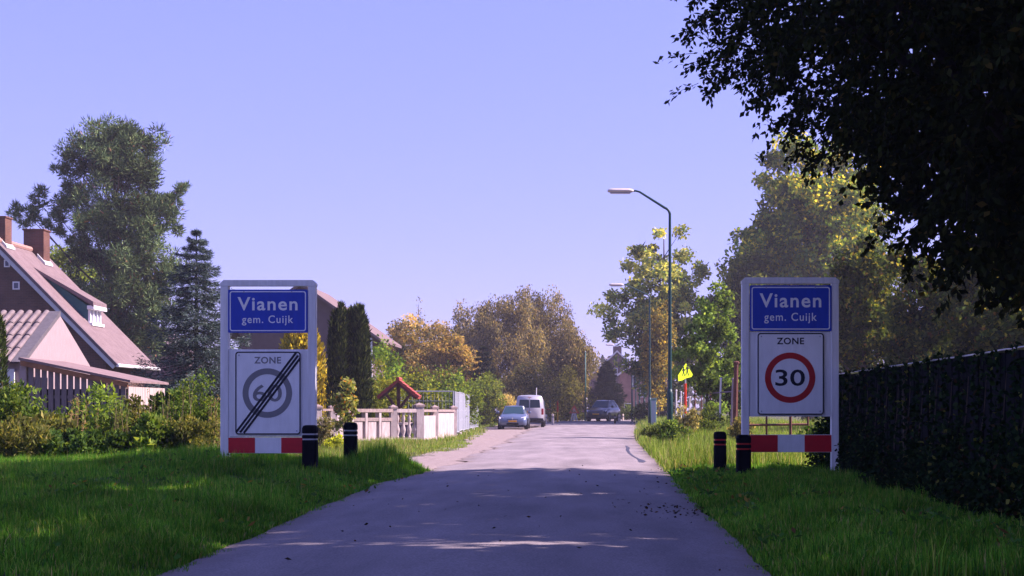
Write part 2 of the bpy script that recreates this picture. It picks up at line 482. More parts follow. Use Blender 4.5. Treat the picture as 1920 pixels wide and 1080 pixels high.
# gravel / sand shoulder on the left beyond the signs
M_GRAVEL = mat('sandy_gravel', (0.29, 0.24, 0.235), 0.95, color2=(0.20, 0.155, 0.145), scale=5.0, bump=0.6, bscale=60)
sy = np.arange(31.8, 128, 0.8)
SX = np.zeros((len(sy), 9)); SY = np.repeat(sy[:, None], 9, 1)
for i, y in enumerate(sy):
    w = np.interp(y, [31.8, 36, 50, 70, 90, 105, 128], [0.3, 1.1, 1.5, 1.9, 2.5, 3.0, 1.2])
    SX[i] = np.linspace(xl(y) + 0.25, xl(y) - w + 0.15 * math.sin(y * 1.4) + rng.normal(0, 0.06), 9)
SZ = gz(SX, SY) + 0.012
SZ[:, 0] = farz(sy) + 0.004; SZ[:, 1] = farz(sy) + 0.006
idx = np.arange(SX.size).reshape(SX.shape)
F = np.stack([idx[:-1, :-1].ravel(), idx[1:, :-1].ravel(), idx[1:, 1:].ravel(), idx[:-1, 1:].ravel()], 1)
gravel = link('gravel_shoulder', np_mesh('gravel_shoulder', np.stack([SX.ravel(), SY.ravel(), SZ.ravel()], 1), [F], None, M_GRAVEL)); setp(gravel, kind='structure')

# thin dark curved strip with a wider end, right side of the road
M_STRIP = mat('dark_strip', (0.05, 0.05, 0.075), 0.6, var=0.2, scale=12)
strip_px = [(1174, 836.5), (1178, 840), (1176.5, 844), (1180, 850), (1187, 855.5), (1197, 860.5), (1202, 863), (1204, 865), (1203, 867)]
strip_w = [0.03, 0.055, 0.05, 0.035, 0.03, 0.03, 0.075, 0.09, 0.05]
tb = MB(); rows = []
for (px, py), w in zip(strip_px, strip_w):
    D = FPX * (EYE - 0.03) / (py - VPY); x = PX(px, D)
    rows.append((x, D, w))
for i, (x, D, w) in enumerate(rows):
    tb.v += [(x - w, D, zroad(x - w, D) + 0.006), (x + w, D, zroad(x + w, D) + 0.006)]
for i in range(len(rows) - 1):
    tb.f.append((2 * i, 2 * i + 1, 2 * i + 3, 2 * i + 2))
o = tb.build('road_strip', M_STRIP); setp(o, kind='structure')

# ------------------------------------------------------------------ foliage machinery
def unit(v):
    return v / np.maximum(np.linalg.norm(v, axis=1, keepdims=True), 1e-9)

def leaves(P, L, W, colr, ax=None, axw=0.0, up=0.0):
    """diamond leaves: positions P, length L, width W, colours; ax/axw biases the leaf axis, up pushes it along z"""
    n = len(P)
    a = rng.normal(size=(n, 3))
    a[:, 2] += up * 2
    a = unit(a)
    if ax is not None:
        a = unit(a * (1 - axw) + ax * axw)
    b = unit(np.cross(a, rng.normal(size=(n, 3))))
    c = np.cross(a, b)
    L = np.broadcast_to(L, n)[:, None]; W = np.broadcast_to(W, n)[:, None]
    V = np.empty((n, 4, 3))
    V[:, 0] = P
    V[:, 1] = P + a * L * 0.5 + b * W * 0.5 + c * W * 0.12
    V[:, 2] = P + a * L
    V[:, 3] = P + a * L * 0.5 - b * W * 0.5 + c * W * 0.12
    F = np.arange(n * 4).reshape(n, 4)
    C = np.repeat(colr, 4, 0)
    return V.reshape(-1, 3), F, C

def palette(pal, wts, n, jit=0.18, gain=1.0, warm=False):
    pal = np.array(pal) * (gain * (np.array([1.0, 1.02, 1.05]) if warm else np.array([0.95, 1.16, 0.95])) if gain != 1.0 else 1.0); w = np.array(wts, float); w /= w.sum()
    k = rng.choice(len(pal), n, p=w)
    c = pal[k] * (1 + rng.normal(0, jit, (n, 1)))
    return np.clip(c, 0.002, 0.9)

def ell_points(n, c, r, shell=2.2, lump=0.18, zmin=None):
    d = unit(rng.normal(size=(n, 3)))
    ph = rng.uniform(0, 6.28, 4)
    k = 1 + lump * (np.sin(3 * d[:, 0] + ph[0]) * np.cos(4 * d[:, 2] + ph[1]) + 0.6 * np.sin(6 * d[:, 1] + 5 * d[:, 2] + ph[2]))
    rad = rng.uniform(0, 1, n) ** (1 / (shell + 0.8)) * k
    p = np.array(c) + d * np.array(r) * rad[:, None]
    return p, d, rad

def crown_mesh(name, clumps, crad, per, L, W, colf, flat=0.75, up=0.0, matl=None, hang=0.0, asp=0.6):
    """clumps (m,3); crad (m,) clump radii; colf(clump_points, n) -> colours per leaf"""
    m = len(clumps)
    k = np.repeat(np.arange(m), per)
    g = rng.normal(size=(m * per, 3)) * 0.55
    q_ = np.linalg.norm(g, axis=1, keepdims=True); g = g * np.minimum(1, 0.95 / np.maximum(q_, 1e-6)) * np.where(q_ > 0.95, rng.uniform(0.4, 1, q_.shape), 1)
    g[:, 2] *= flat
    P = clumps[k] + g * crad[k][:, None]
    ax = None; axw = 0
    if hang > 0:
        ax = np.tile(np.array([[0, 0, -1.0]]), (len(P), 1)); axw = hang
    col = colf(P, k)
    V, F, C = leaves(P, L * rng.uniform(0.7, 1.3, len(P)), W * rng.uniform(0.7, 1.3, len(P)), col, ax, axw, up)
    return np_mesh(name, V, [F], C, matl or LEAF)

def limb_tubes(mb, base, top, targets, r0, n=7, bend=0.25):
    base = Vector(base); top = Vector(top)
    pts = [base]
    for i in range(1, 7):
        t = i / 6
        pts.append(base.lerp(top, t) + Vector((rnd.uniform(-1, 1), rnd.uniform(-1, 1), 0)) * r0 * 0.8 * t)
    mb.tube(pts, [r0 * (1.25 if i == 0 else 1) * (1 - 0.8 * i / 6) for i in range(7)], n)
    for tg in targets:
        tg = Vector(tg)
        t = min(0.9, max(0.25, (tg.z - base.z) / max(0.1, (top.z - base.z)) - rnd.uniform(0.12, 0.3)))
        s = pts[int(t * 6)].lerp(pts[min(6, int(t * 6) + 1)], t * 6 - int(t * 6))
        mid = s.lerp(tg, 0.5) + Vector((0, 0, (tg - s).length * rnd.uniform(-0.05, bend)))
        rr = r0 * (1 - 0.75 * t) * 0.55
        mb.tube([s, s.lerp(mid, 0.55) + Vector((0, 0, 0.02)), mid, mid.lerp(tg, 0.55), tg], [rr, rr * 0.8, rr * 0.6, rr * 0.42, rr * 0.2], 5, cap=False)

def tree(name, label, D, xc, top, half, bot, depth=None, nclump=160, per=150, leaf=(0.2, 0.12), pal=None, wts=None, toppal=None,
         trunk_r=0.18, bark=None, group=None, cat='tree', crad=0.9, lump=0.2, shell=2.2, hang=0.0, flat=0.75, matl=None, zshape=None, trunk_px=None, dx=0.0, limbs=18, gain=1.5, warm=False):
    """deciduous tree from photo extents: centre xc, top/bottom rows, half width in photo pixels at distance D"""
    s = D / FPX
    X0 = PX(xc, D) + dx; Zt = PZ(top, D); Zb = max(PZ(bot, D), 0.2)
    rx = half * s; rz = (Zt - Zb) / 2; rd = depth if depth else rx
    c = (X0, D, (Zt + Zb) / 2)
    gzv = float(gz(X0, D))
    root = thing(name, label, cat, (X0, D, gzv), group)
    cl, d, rad = ell_points(nclump, c, (rx * 0.88, rd * 0.88, rz * 0.9), shell, lump)
    if zshape is not None:
        t = np.clip((cl[:, 2] - Zb) / (Zt - Zb), 0, 1)
        k = np.interp(t, zshape[0], zshape[1])
        cl[:, 0] = X0 + (cl[:, 0] - X0) * k; cl[:, 1] = D + (cl[:, 1] - D) * k
    cl[:, 2] = np.maximum(cl[:, 2], gzv + 0.3)
    cr = crad * rng.uniform(0.6, 1.25, nclump)
    cb = rng.normal(0, 1, nclump)
    def colf(P, k):
        base = palette(pal, wts, len(P), gain=gain, warm=warm)
        if toppal is not None:
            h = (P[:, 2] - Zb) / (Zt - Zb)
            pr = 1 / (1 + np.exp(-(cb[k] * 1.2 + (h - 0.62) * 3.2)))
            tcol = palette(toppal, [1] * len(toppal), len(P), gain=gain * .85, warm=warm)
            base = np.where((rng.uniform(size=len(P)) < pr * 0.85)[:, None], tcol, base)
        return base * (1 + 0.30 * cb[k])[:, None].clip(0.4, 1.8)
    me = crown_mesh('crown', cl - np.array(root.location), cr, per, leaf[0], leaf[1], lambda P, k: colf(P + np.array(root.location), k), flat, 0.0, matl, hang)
    link('crown', me, None, root)
    tb = MB()
    order = np.argsort(-rad)[:limbs]
    tx = PX(trunk_px, D) if trunk_px else X0
    limb_tubes(tb, (tx, D, gzv - 0.1), (X0, D, Zt - rz * 0.25), [cl[i] for i in order], trunk_r)
    tb.build('trunk', bark or M_BARK, root, smooth=True)
    return root

def shrub(name, label, X0, Y0, rx, ry, h, n=2500, leaf=(0.09, 0.05), pal=None, wts=None, group=None, cat='shrub', base=None, up=0.2, matl=None, clumps=34, crad=None, stems=7, gain=1.3):
    z0 = float(gz(X0, Y0)) if base is None else base
    root = thing(name, label, cat, (X0, Y0, z0), group)
    cl, d, rad = ell_points(clumps, (0, 0, h * 0.5), (rx * 0.85, ry * 0.85, h * 0.48), 1.6, 0.25)
    cl[:, 2] = np.maximum(cl[:, 2], 0.08)
    cr = (crad or 0.28 * (rx + h) / 2) * rng.uniform(0.6, 1.3, clumps)
    cb = rng.normal(0, 1, clumps)
    def colf(P, k):
        return palette(pal, wts, len(P), gain=gain) * (1 + 0.2 * cb[k])[:, None].clip(0.5, 1.6)
    me = crown_mesh('foliage', cl, cr, max(4, n // clumps), leaf[0], leaf[1], colf, 0.85, up, matl or LEAF)
    link('foliage', me, None, root)
    tb = MB()
    for i in range(stems):
        tg = Vector(cl[i % clumps]); a = Vector((tg.x * 0.2, tg.y * 0.2, -0.05))
        tb.tube([a, a.lerp(tg, 0.5) + Vector((0, 0, 0.1 * h)), tg], [0.02, 0.014, 0.005], 5, cap=False)
    me = tb.mesh('stem', M_BARK, (0, 0, 0), True)
    link('stem', me, None, root)
    return root

def needles(P, L, W, axis, spread, colr):
    n = len(P)
    a = unit(axis + rng.normal(size=(n, 3)) * spread)
    b = unit(np.cross(a, rng.normal(size=(n, 3))))
    L = np.broadcast_to(L, n)[:, None]; W = np.broadcast_to(W, n)[:, None]
    V = np.empty((n, 3, 3))
    V[:, 0] = P - b * W / 2; V[:, 1] = P + b * W / 2; V[:, 2] = P + a * L
    return V.reshape(-1, 3), np.arange(n * 3).reshape(n, 3), np.repeat(colr, 3, 0)

def conifer_boughs(name, label, X0, Y0, h, r, n_whorl, per_whorl, needles_per, pal, wts, cat='tree', droop=0.25, nl=0.10, nw=0.016, trunk_r=0.14, zlow=0.1, group=None, shape=1.0, bough_w=0.35):
    """spruce: whorled boughs carrying needle sprays"""
    z0 = float(gz(X0, Y0))
    root = thing(name, label, cat, (X0, Y0, z0), group)
    tb = MB()
    tb.tube([(0, 0, -0.1), (0, 0, h * 0.5), (0, 0, h)], [trunk_r, trunk_r * 0.55, 0.015], 7)
    Ps = []; As = []
    for w in range(n_whorl):
        t = w / (n_whorl - 1)
        z = zlow * h + (1 - zlow) * h * t * 0.985
        rr = r * ((1 - t) ** shape) * rng.uniform(0.72, 1.2) + 0.12
        k = max(4, int(per_whorl * (1 - 0.55 * t)))
        for i in range(k):
            ang = 2 * math.pi * (i + rng.uniform(-0.35, 0.35)) / k + w * 1.3
            ln = rr * rng.uniform(0.6, 1.18)
            d = np.array([math.cos(ang), math.sin(ang), 0])
            tip = np.array([0, 0, z]) + d * ln + np.array([0, 0, ln * rng.uniform(-droop, 0.12)])
            m = max(20, int(needles_per * (0.35 + ln / r)))
            u_ = rng.uniform(0.08, 1, m) ** 0.8
            base = np.array([0, 0, z])
            p = base + (tip - base) * u_[:, None]
            p[:, 2] += -0.10 * ln * np.sin(u_ * math.pi) 
            side = np.array([-d[1], d[0], 0])
            sp = rng.normal(0, 1, m) * bough_w * ln * 0.45 * (1.05 - u_ * 0.8)
            p += side * sp[:, None]
            p[:, 2] += rng.normal(0, 0.035 + 0.03 * ln, m) - np.abs(sp) * 0.25
            Ps.append(p); As.append(np.tile(d, (m, 1)) + side * np.sign(sp)[:, None] * 0.7)
            if ln > 0.35:
                tb.tube([base, base * 0.5 + tip * 0.5 + np.array([0, 0, -0.05 * ln]), tip], [0.025, 0.015, 0.004], 4, cap=False)
    P = np.concatenate(Ps); A = unit(np.concatenate(As))
    c = palette(pal, wts, len(P))
    V, F, C = needles(P, nl * rng.uniform(0.7, 1.4, len(P)), nw, A, 0.45, c)
    link('crown', np_mesh('crown', V, [F], C, NEEDLE), None, root)
    link('trunk', tb.mesh('trunk', M_BARKD, (0, 0, 0), True), None, root)
    return root

def column_conifer(name, label, X0, Y0, h, r, n, pal, wts, nl=0.14, nw=0.03, spires=5, group=None, lumps=0.15, cat='conifer', taper=((0, .2, .7, .9, 1), (.85, 1, .95, .7, .15)), toplean=0.25):
    z0 = float(gz(X0, Y0))
    root = thing(name, label, cat, (X0, Y0, z0), group)
    Ps = []; As = []; Cs = []
    for s in range(spires):
        ang = 2 * math.pi * s / spires + rng.uniform(-.4, .4)
        off = np.array([math.cos(ang), math.sin(ang)]) * r * (0.0 if spires == 1 else 0.48)
        hs = h * rng.uniform(0.88, 1.0); rs = r * (1.0 if spires == 1 else 0.62)
        m = n // spires
        t = rng.uniform(0, 1, m) ** 0.9
        th = rng.uniform(0, 6.283, m)
        k = np.interp(t, taper[0], taper[1]) * (1 + lumps * np.sin(th * 3 + t * 17 + s) * np.cos(t * 29 + th * 2))
        q = np.sqrt(rng.uniform(0.55, 1.05, m))
        x = off[0] * (1 - 0.35 * t) + np.cos(th) * rs * k * q; y = off[1] * (1 - 0.35 * t) + np.sin(th) * rs * k * q
        Ps.append(np.stack([x, y, 0.05 + t * hs], 1))
        As.append(np.stack([np.cos(th) * 0.45, np.sin(th) * 0.45, np.full(m, 1.0)], 1))
        streak = 1 + 0.35 * np.sin(th * 7 + 3 * s + np.sin(t * 9)) 
        Cs.append(palette(pal, wts, m) * streak[:, None].clip(0.5, 1.5))
    P = np.concatenate(Ps); A = unit(np.concatenate(As)); C0 = np.concatenate(Cs)
    V, F, C = leaves(P, nl * rng.uniform(0.7, 1.4, len(P)), nw * rng.uniform(0.7, 1.3, len(P)), C0, A, 0.72)
    link('crown', np_mesh('crown', V, [F], C, NEEDLE), None, root)
    tb = MB(); tb.tube([(0, 0, -0.1), (0, 0, h * 0.4), (0, 0, h * 0.85)], [0.12, 0.09, 0.02], 6)
    link('trunk', tb.mesh('trunk', M_BARKD, (0, 0, 0), True), None, root)
    return root

G_DARK = (0.030, 0.050, 0.014); G_MID = (0.055, 0.085, 0.022); G_LIGHT = (0.095, 0.125, 0.030); G_YEL = (0.16, 0.165, 0.03)
GOLD = (0.26, 0.175, 0.035); OCHRE = (0.22, 0.12, 0.03); RUSTY = (0.20, 0.085, 0.03); OLIVE = (0.085, 0.085, 0.030); GREYG = (0.075, 0.090, 0.055)
# ------------------------------------------------------------------ signs
def text_mesh(body, width, height, cx, cz, y, bold=0.0, name='lettering', spacing=1.0):
    """flat lettering facing the camera, fitted to width x height around (cx, cz)"""
    cu = bpy.data.curves.new('txt', 'FONT')
    cu.body = body; cu.size = 1.0; cu.offset = bold; cu.resolution_u = 4; cu.space_character = spacing
    ob = bpy.data.objects.new('txt', cu); COL.objects.link(ob)
    dg = bpy.context.evaluated_depsgraph_get(); dg.update()
    me = bpy.data.meshes.new_from_object(ob.evaluated_get(dg))
    bpy.data.objects.remove(ob, do_unlink=True)
    co = np.empty(len(me.vertices) * 3, np.float32); me.vertices.foreach_get('co', co); co = co.reshape(-1, 3)
    lo = co.min(0); hi = co.max(0)
    out = np.empty_like(co)
    out[:, 0] = cx + ((co[:, 0] - (lo[0] + hi[0]) / 2) / (hi[0] - lo[0])) * width
    out[:, 2] = cz + ((co[:, 1] - (lo[1] + hi[1]) / 2) / (hi[1] - lo[1])) * height
    out[:, 1] = y
    me.vertices.foreach_set('co', out.ravel()); me.update()
    me.name = name
    return me

def rrect(cx, cz, w, h, r, n=5):
    pts = []
    for sx, sz, a0 in ((1, 1, 0), (-1, 1, 90), (-1, -1, 180), (1, -1, 270)):
        for i in range(n + 1):
            a = R(a0 + 90 * i / n)
            pts.append((cx + sx * (w / 2 - r) + r * math.cos(a), cz + sz * (h / 2 - r) + r * math.sin(a)))
    return pts

def ring_poly(mb, outer, inner, y0, y1):
    n = len(outer)
    vs = [(a, y0, b) for a, b in outer] + [(a, y0, b) for a, b in inner] + [(a, y1, b) for a, b in outer] + [(a, y1, b) for a, b in inner]
    fs = []
    for i in range(n):
        j = (i + 1) % n
        fs += [(i, j, n + j, n + i), (2 * n + i, 3 * n + i, 3 * n + j, 2 * n + j), (i, 2 * n + i, 2 * n + j, j), (n + i, n + j, 3 * n + j, 3 * n + i)]
    mb.add(vs, fs)

def circ(cx, cz, r, n=48):
    return [(cx + r * math.cos(2 * math.pi * i / n), cz + r * math.sin(2 * math.pi * i / n)) for i in range(n)]

def place_sign(D, box, label, name_box, board_box, zone_box, bar_box, post_w, post_bot, end_zone):
    x0, x1, ytop = box
    s = D / FPX
    X0, X1, ZT = PX(x0, D), PX(x1, D), PZ(ytop, D)
    xm = (X0 + X1) / 2
    zb = [float(gz(X0, D)) - 0.35, float(gz(X1, D)) - 0.35]
    root = thing('entrance_sign', label, 'road sign', (xm, D, float(gz(xm, D))))
    pw = post_w * s; dp = 0.14
    for k, xa in enumerate((X0, X1 - pw)):
        MB().box(xa, xa + pw, D, D + dp, zb[k], ZT - 0.10, 0.008).build('post', M_WHITE, root)
    c = 0.055
    hd = MB().prism([(X0 - 0.006, ZT - 0.10), (X1 + 0.006, ZT - 0.10), (X1 + 0.006, ZT - c), (X1 - c, ZT), (X0 + c, ZT), (X0 - 0.006, ZT - c)], D - 0.004, D + dp + 0.004)
    hd.build('header', M_WHITE, root)
    # blue place-name panel
    a0, b0, a1, b1 = name_box
    cx, cz = (PX(a0, D) + PX(a1, D)) / 2, (PZ(b0, D) + PZ(b1, D)) / 2
    w, h = (a1 - a0) * s, (b1 - b0) * s
    yf = D - 0.012
    np_ = MB().prism(rrect(cx, cz, w, h, 0.02), yf, D + 0.02).build('name_panel', M_BLUE, root)
    bd = MB(); ring_poly(bd, rrect(cx, cz, w - 0.055, h - 0.055, 0.04), rrect(cx, cz, w - 0.09, h - 0.09, 0.028), yf - 0.003, yf)
    bd.build('border', M_SIGNWHITE, np_)
    off = ORIG[root.name]
    def put(me, m, par, y):
        me.transform(Matrix.Translation(-off)); me.materials.clear(); me.materials.append(m)
        return link(me.name, me, None, par)
    put(text_mesh('Vianen', w * 0.755, h * 0.31, cx - 0.005, cz + h * 0.17, yf - 0.003, 0.018, spacing=1.14), M_SIGNWHITE, np_, 0)
    both = text_mesh('gem. Cuijk', w * 0.645, h * 0.235, cx - 0.005, cz - h * 0.215, yf - 0.003, 0.009, spacing=1.14)
    for keep_left in (True, False):
        m1 = both.copy(); bm = bmesh.new(); bm.from_mesh(m1)
        cut = cx - 0.005 - w * 0.645 * 0.035
        bmesh.ops.delete(bm, geom=[v for v in bm.verts if (v.co.x > cut) == keep_left], context='VERTS')
        bm.to_mesh(m1); bm.free(); m1.name = 'lettering'
        put(m1, M_SIGNWHITE, np_, 0)
    for bxp in (-0.3, 0.3):
        MB().prism(circ(cx + bxp * w, cz + 0.445 * h, 0.012, 8), yf - 0.008, yf - 0.0005).build('bolt', M_GALV, np_)
    # white backing board and zone plate
    a0, b0, a1, b1 = board_box
    bb = MB().box(PX(a0, D), PX(a1, D), D + 0.022, D + 0.05, PZ(b1, D), PZ(b0, D), 0.004).build('backing_board', M_WHITE, root)
    a0, b0, a1, b1 = zone_box
    cx, cz = (PX(a0, D) + PX(a1, D)) / 2, (PZ(b0, D) + PZ(b1, D)) / 2
    w, h = (a1 - a0) * s, (b1 - b0) * s
    yz = D - 0.004
    zp = MB().prism(rrect(cx, cz, w, h, 0.055), yz, D + 0.019).build('zone_plate', M_SIGNWHITE, root)
    bd = MB(); ring_poly(bd, rrect(cx, cz, w - 0.004, h - 0.004, 0.053), rrect(cx, cz, w - 0.046, h - 0.046, 0.036), yz - 0.003, yz)
    bd.build('border', M_BLACKINK, zp)
    inkz = M_GREY if end_zone else M_BLACKINK
    put(text_mesh('ZONE', w * 0.41, h * 0.082, cx - 0.005, cz + h * (0.395 if end_zone else 0.40), yz - 0.003, 0.022, spacing=1.1), inkz, zp, 0)
    rc = cz - h * (0.0 if end_zone else 0.047)
    if end_zone: rc = cz + h * 0.0
    rg = MB(); ring_poly(rg, circ(cx - 0.01, rc, w * 0.378), circ(cx - 0.01, rc, w * 0.288), yz - 0.003, yz)
    rg.build('ring', M_GREY if end_zone else M_RED, zp)
    put(text_mesh('60' if end_zone else '30', w * 0.445, h * (0.205 if end_zone else 0.20), cx - 0.01, rc, yz - 0.003, 0.012, name='numerals'), inkz, zp, 0)
    if end_zone:
        A = Vector((cx - w * 0.5 + 0.02, 0, cz - h * 0.5 + 0.045)); B = Vector((cx + w * 0.5 - 0.075, 0, cz + h * 0.5 - 0.015))
        dv = (B - A).normalized(); nv = Vector((dv.z, 0, -dv.x))
        for k in range(3):
            o_ = nv * (k * 0.056 + 0.0)
            t0 = A + o_ + dv * (0.032 * k); t1 = B + o_ - dv * (0.0 if k == 0 else 0.02 * k)
            hw = nv * 0.0185
            yy = yz - 0.006
            pl = [(t0 - hw), (t0 + hw), (t1 + hw), (t1 - hw)]
            mb = MB().prism([(p.x, p.z) for p in pl], yy, yz - 0.0035)
            mb.build('slash', M_BLACKINK, zp)
    for bxp in (-0.44, 0.44):
        for bzp in (-0.455, 0.455):
            MB().prism(circ(cx + bxp * w, cz + bzp * h, 0.012, 8), yz - 0.010, yz - 0.0035).build('bolt', M_GALV, zp)
    # red and white barrier board
    a0, b0, a1, b1 = bar_box
    x0_, x1_ = PX(a0, D), PX(a1, D); z0_, z1_ = PZ(b1, D), PZ(b0, D)
    br = MB().box(x0_, x1_, D + 0.01, D + 0.04, z0_, z1_, 0.004).build('barrier_board', M_SIGNWHITE, root)
    full = (x1_ - x0_)
    e = 0.016 / 1
    def patch(u0, u1):
        MB().box(x0_ + u0 * full, x0_ + u1 * full, D + 0.006, D + 0.0095, z0_ + 0.006, z1_ - 0.006).build('red_patch', M_RED2, br)
    patch(0.0, 0.335); patch(0.665, 1.0)
    return root

S_D = 27.0
place_sign(S_D, (413, 592, 525), 'white framed entrance sign with struck-out grey zone plate, on the left grass mound',
           (428, 543, 577, 624), (427, 655, 578, 819), (441, 659, 564, 815), (428, 820, 577, 850), 15, 862, True)
place_sign(S_D, (1391, 1573, 520), 'white framed entrance sign with red ring zone plate, beside the dark fence',
           (1406, 535, 1559, 621), (1405, 622, 1560, 781), (1420, 624, 1545, 778), (1407, 815, 1560, 848), 14, 905, False)

# ------------------------------------------------------------------ bollards
def bollard(px, D, top, w_px, refl, label):
    X0 = PX(px, D); z0 = float(gz(X0, D)); zt = PZ(top, D); w = w_px * D / FPX / 2
    root = thing('bollard', label, 'bollard', (X0, D, z0), 'black bollards by the entrance signs')
    h = zt - z0
    def sq(r): return r
    def ring(mb, prof):
        """square section with cut corners, lofted through (half width, z)"""
        vs = []; fs = []; n = 8
        for r, z in prof:
            c = r * 0.72
            for (a, b) in ((r, -c), (r, c), (c, r), (-c, r), (-r, c), (-r, -c), (-c, -r), (c, -r)):
                vs.append((a, b, z))
        for i in range(len(prof) - 1):
            for k in range(n):
                fs.append((i * n + k, i * n + (k + 1) % n, (i + 1) * n + (k + 1) % n, (i + 1) * n + k))
        fs.append(tuple(range(n - 1, -1, -1))); m = (len(prof) - 1) * n; fs.append(tuple(m + k for k in range(n)))
        mb.add(vs, fs); return mb
    g = 0.012
    z1, z2 = h - 0.15, h - 0.235
    prof = [(w, -0.3), (w, z2 - 0.02), (w - g, z2 - 0.014), (w - g, z2 + 0.014), (w, z2 + 0.02), (w, z1 - 0.02), (w - g, z1 - 0.014), (w - g, z1 + 0.014), (w, z1 + 0.02), (w, h - 0.055), (w * 0.86, h - 0.012), (w * 0.55, h)]
    link('shaft', ring(MB(), prof).mesh('shaft', M_BOLLARD), None, root)
    for z in (z1, z2):
        link('reflector_band', ring(MB(), [(w - g + 0.004, z - 0.0125), (w - g + 0.004, z + 0.0125)]).mesh('reflector_band', refl), None, root)
    return root
bollard(581.5, 26.6, 797, 27, M_REFLW, 'black bollard with white bands, overlapping the left sign post')
bollard(657.5, 29.6, 792, 24, M_REFLW, 'black bollard with white bands, standing free at the left road edge')
bollard(1394, 26.4, 815, 27, M_REFLR, 'black bollard with red bands, against the red and white board')
bollard(1350, 29.0, 809, 23, M_REFLR, 'black bollard with red bands, standing free in lit grass right of the road')

# ------------------------------------------------------------------ dark fence with ivy on the right
FX = 4.42
f_root = thing('plank_fence', 'tall black plank fence with pale top rail, overgrown by ivy', 'fence', (FX, 20, 0))
pm = MB().box(-0.012, 0.012, -0.088, 0.088, -0.1, 1.79, 0.004).mesh('plank', M_FENCEWOOD)
y = 7.0; k = 0
while y < 30.2:
    zg = float(gz(FX, y))
    piece('plank', pm, f_root, (FX + rnd.uniform(-0.012, 0.012), y, zg + rnd.uniform(-0.02, 0.01)), (0, rnd.uniform(-0.008, 0.008), rnd.uniform(-0.02, 0.02)))
    y += 0.192; k += 1
for yy in np.arange(7.2, 30.4, 2.1):
    zg = float(gz(FX, yy))
    MB().box(FX + 0.03, FX + 0.13, yy - 0.05, yy + 0.05, zg - 0.2, zg + 1.81, 0.006).build('post', M_FENCEWOOD, f_root)
M_RAIL = mat('bright_zinc_rail', (0.62, 0.62, 0.64), 0.4, metal=0.8, var=0.1)
ys = np.arange(7.0, 30.3, 2.1)
for i, y0 in enumerate(ys):
    y1 = min(y0 + 2.09, 30.3)
    z = 1.85 + 0.003 * math.sin(i * 2.1)
    MB().box(FX - 0.03, FX + 0.10, y0, y1, z - 0.010, z + 0.008, 0.003).build('top_rail', M_RAIL, f_root)
# ivy leaves over the lower half and in runners up the boards
N = 19000
yy = rng.uniform(9, 30.6, N)
hmax = 0.75 + 0.35 * np.sin(yy * 0.9) * np.cos(yy * 0.37 + 1) + 0.2 * np.sin(yy * 2.7)
zz = rng.uniform(0, 1, N) ** 1.1 * np.maximum(hmax, 0.25)
run = rng.uniform(size=N) < 0.42
rc = rng.choice(np.arange(9.5, 30.5, 0.85), N) + rng.normal(0, 0.15, N)
yy = np.where(run, rc + 0.2 * np.sin(zz * 3), yy); zz = np.where(run, rng.uniform(0.0, 1, N) ** 1.15 * 1.80 + .05, zz)
dep = np.where(run, rng.uniform(0.02, 0.09, N), rng.uniform(0.02, 0.32, N) * (1.25 - zz / 1.6))
P = np.stack([FX - dep, yy, zz + gz(np.full(N, FX), yy)], 1)
iv_c = palette([(0.008, 0.018, 0.007), (0.015, 0.032, 0.012), (0.030, 0.050, 0.016), (0.14, 0.14, 0.03), (0.05, 0.03, 0.015)], [4, 4, 2, 0.25, 0.3], N)
ax = np.tile(np.array([[-0.45, -0.1, -0.8]]), (N, 1))
Vv, Ff, Cc = leaves(P, rng.uniform(0.035, 0.095, N), rng.uniform(0.03, 0.08, N), iv_c, ax, 0.35)
iv = thing('ivy', 'dark ivy climbing the black plank fence', 'climber', (FX - 0.2, 20, 0))
M_IVY = leaf_mat('ivy_leaf', 0.15, (1.3, 1.4, 0.5), 0.0)
link('foliage', np_mesh('foliage', Vv - np.array(iv.location), [Ff], Cc, M_IVY), None, iv)
tb = MB()
for c in np.arange(9.5, 30.5, 0.85):
    tb.tube([(FX - 0.03, c + 0.2 * math.sin(z * 3), z) for z in (0.0, 0.4, 0.8, 1.2, 1.6)], [0.016, 0.014, 0.011, 0.008, 0.004], 4, cap=False)
# one thick bark-covered runner near the sign
tb.tube([(FX - 0.05, 22.4 + 0.05 * math.sin(z * 5), z) for z in np.linspace(0, 1.75, 8)], [0.035, 0.034, 0.03, 0.03, 0.026, 0.024, 0.02, 0.015], 6)
tb.build('stem', M_BARK, iv)

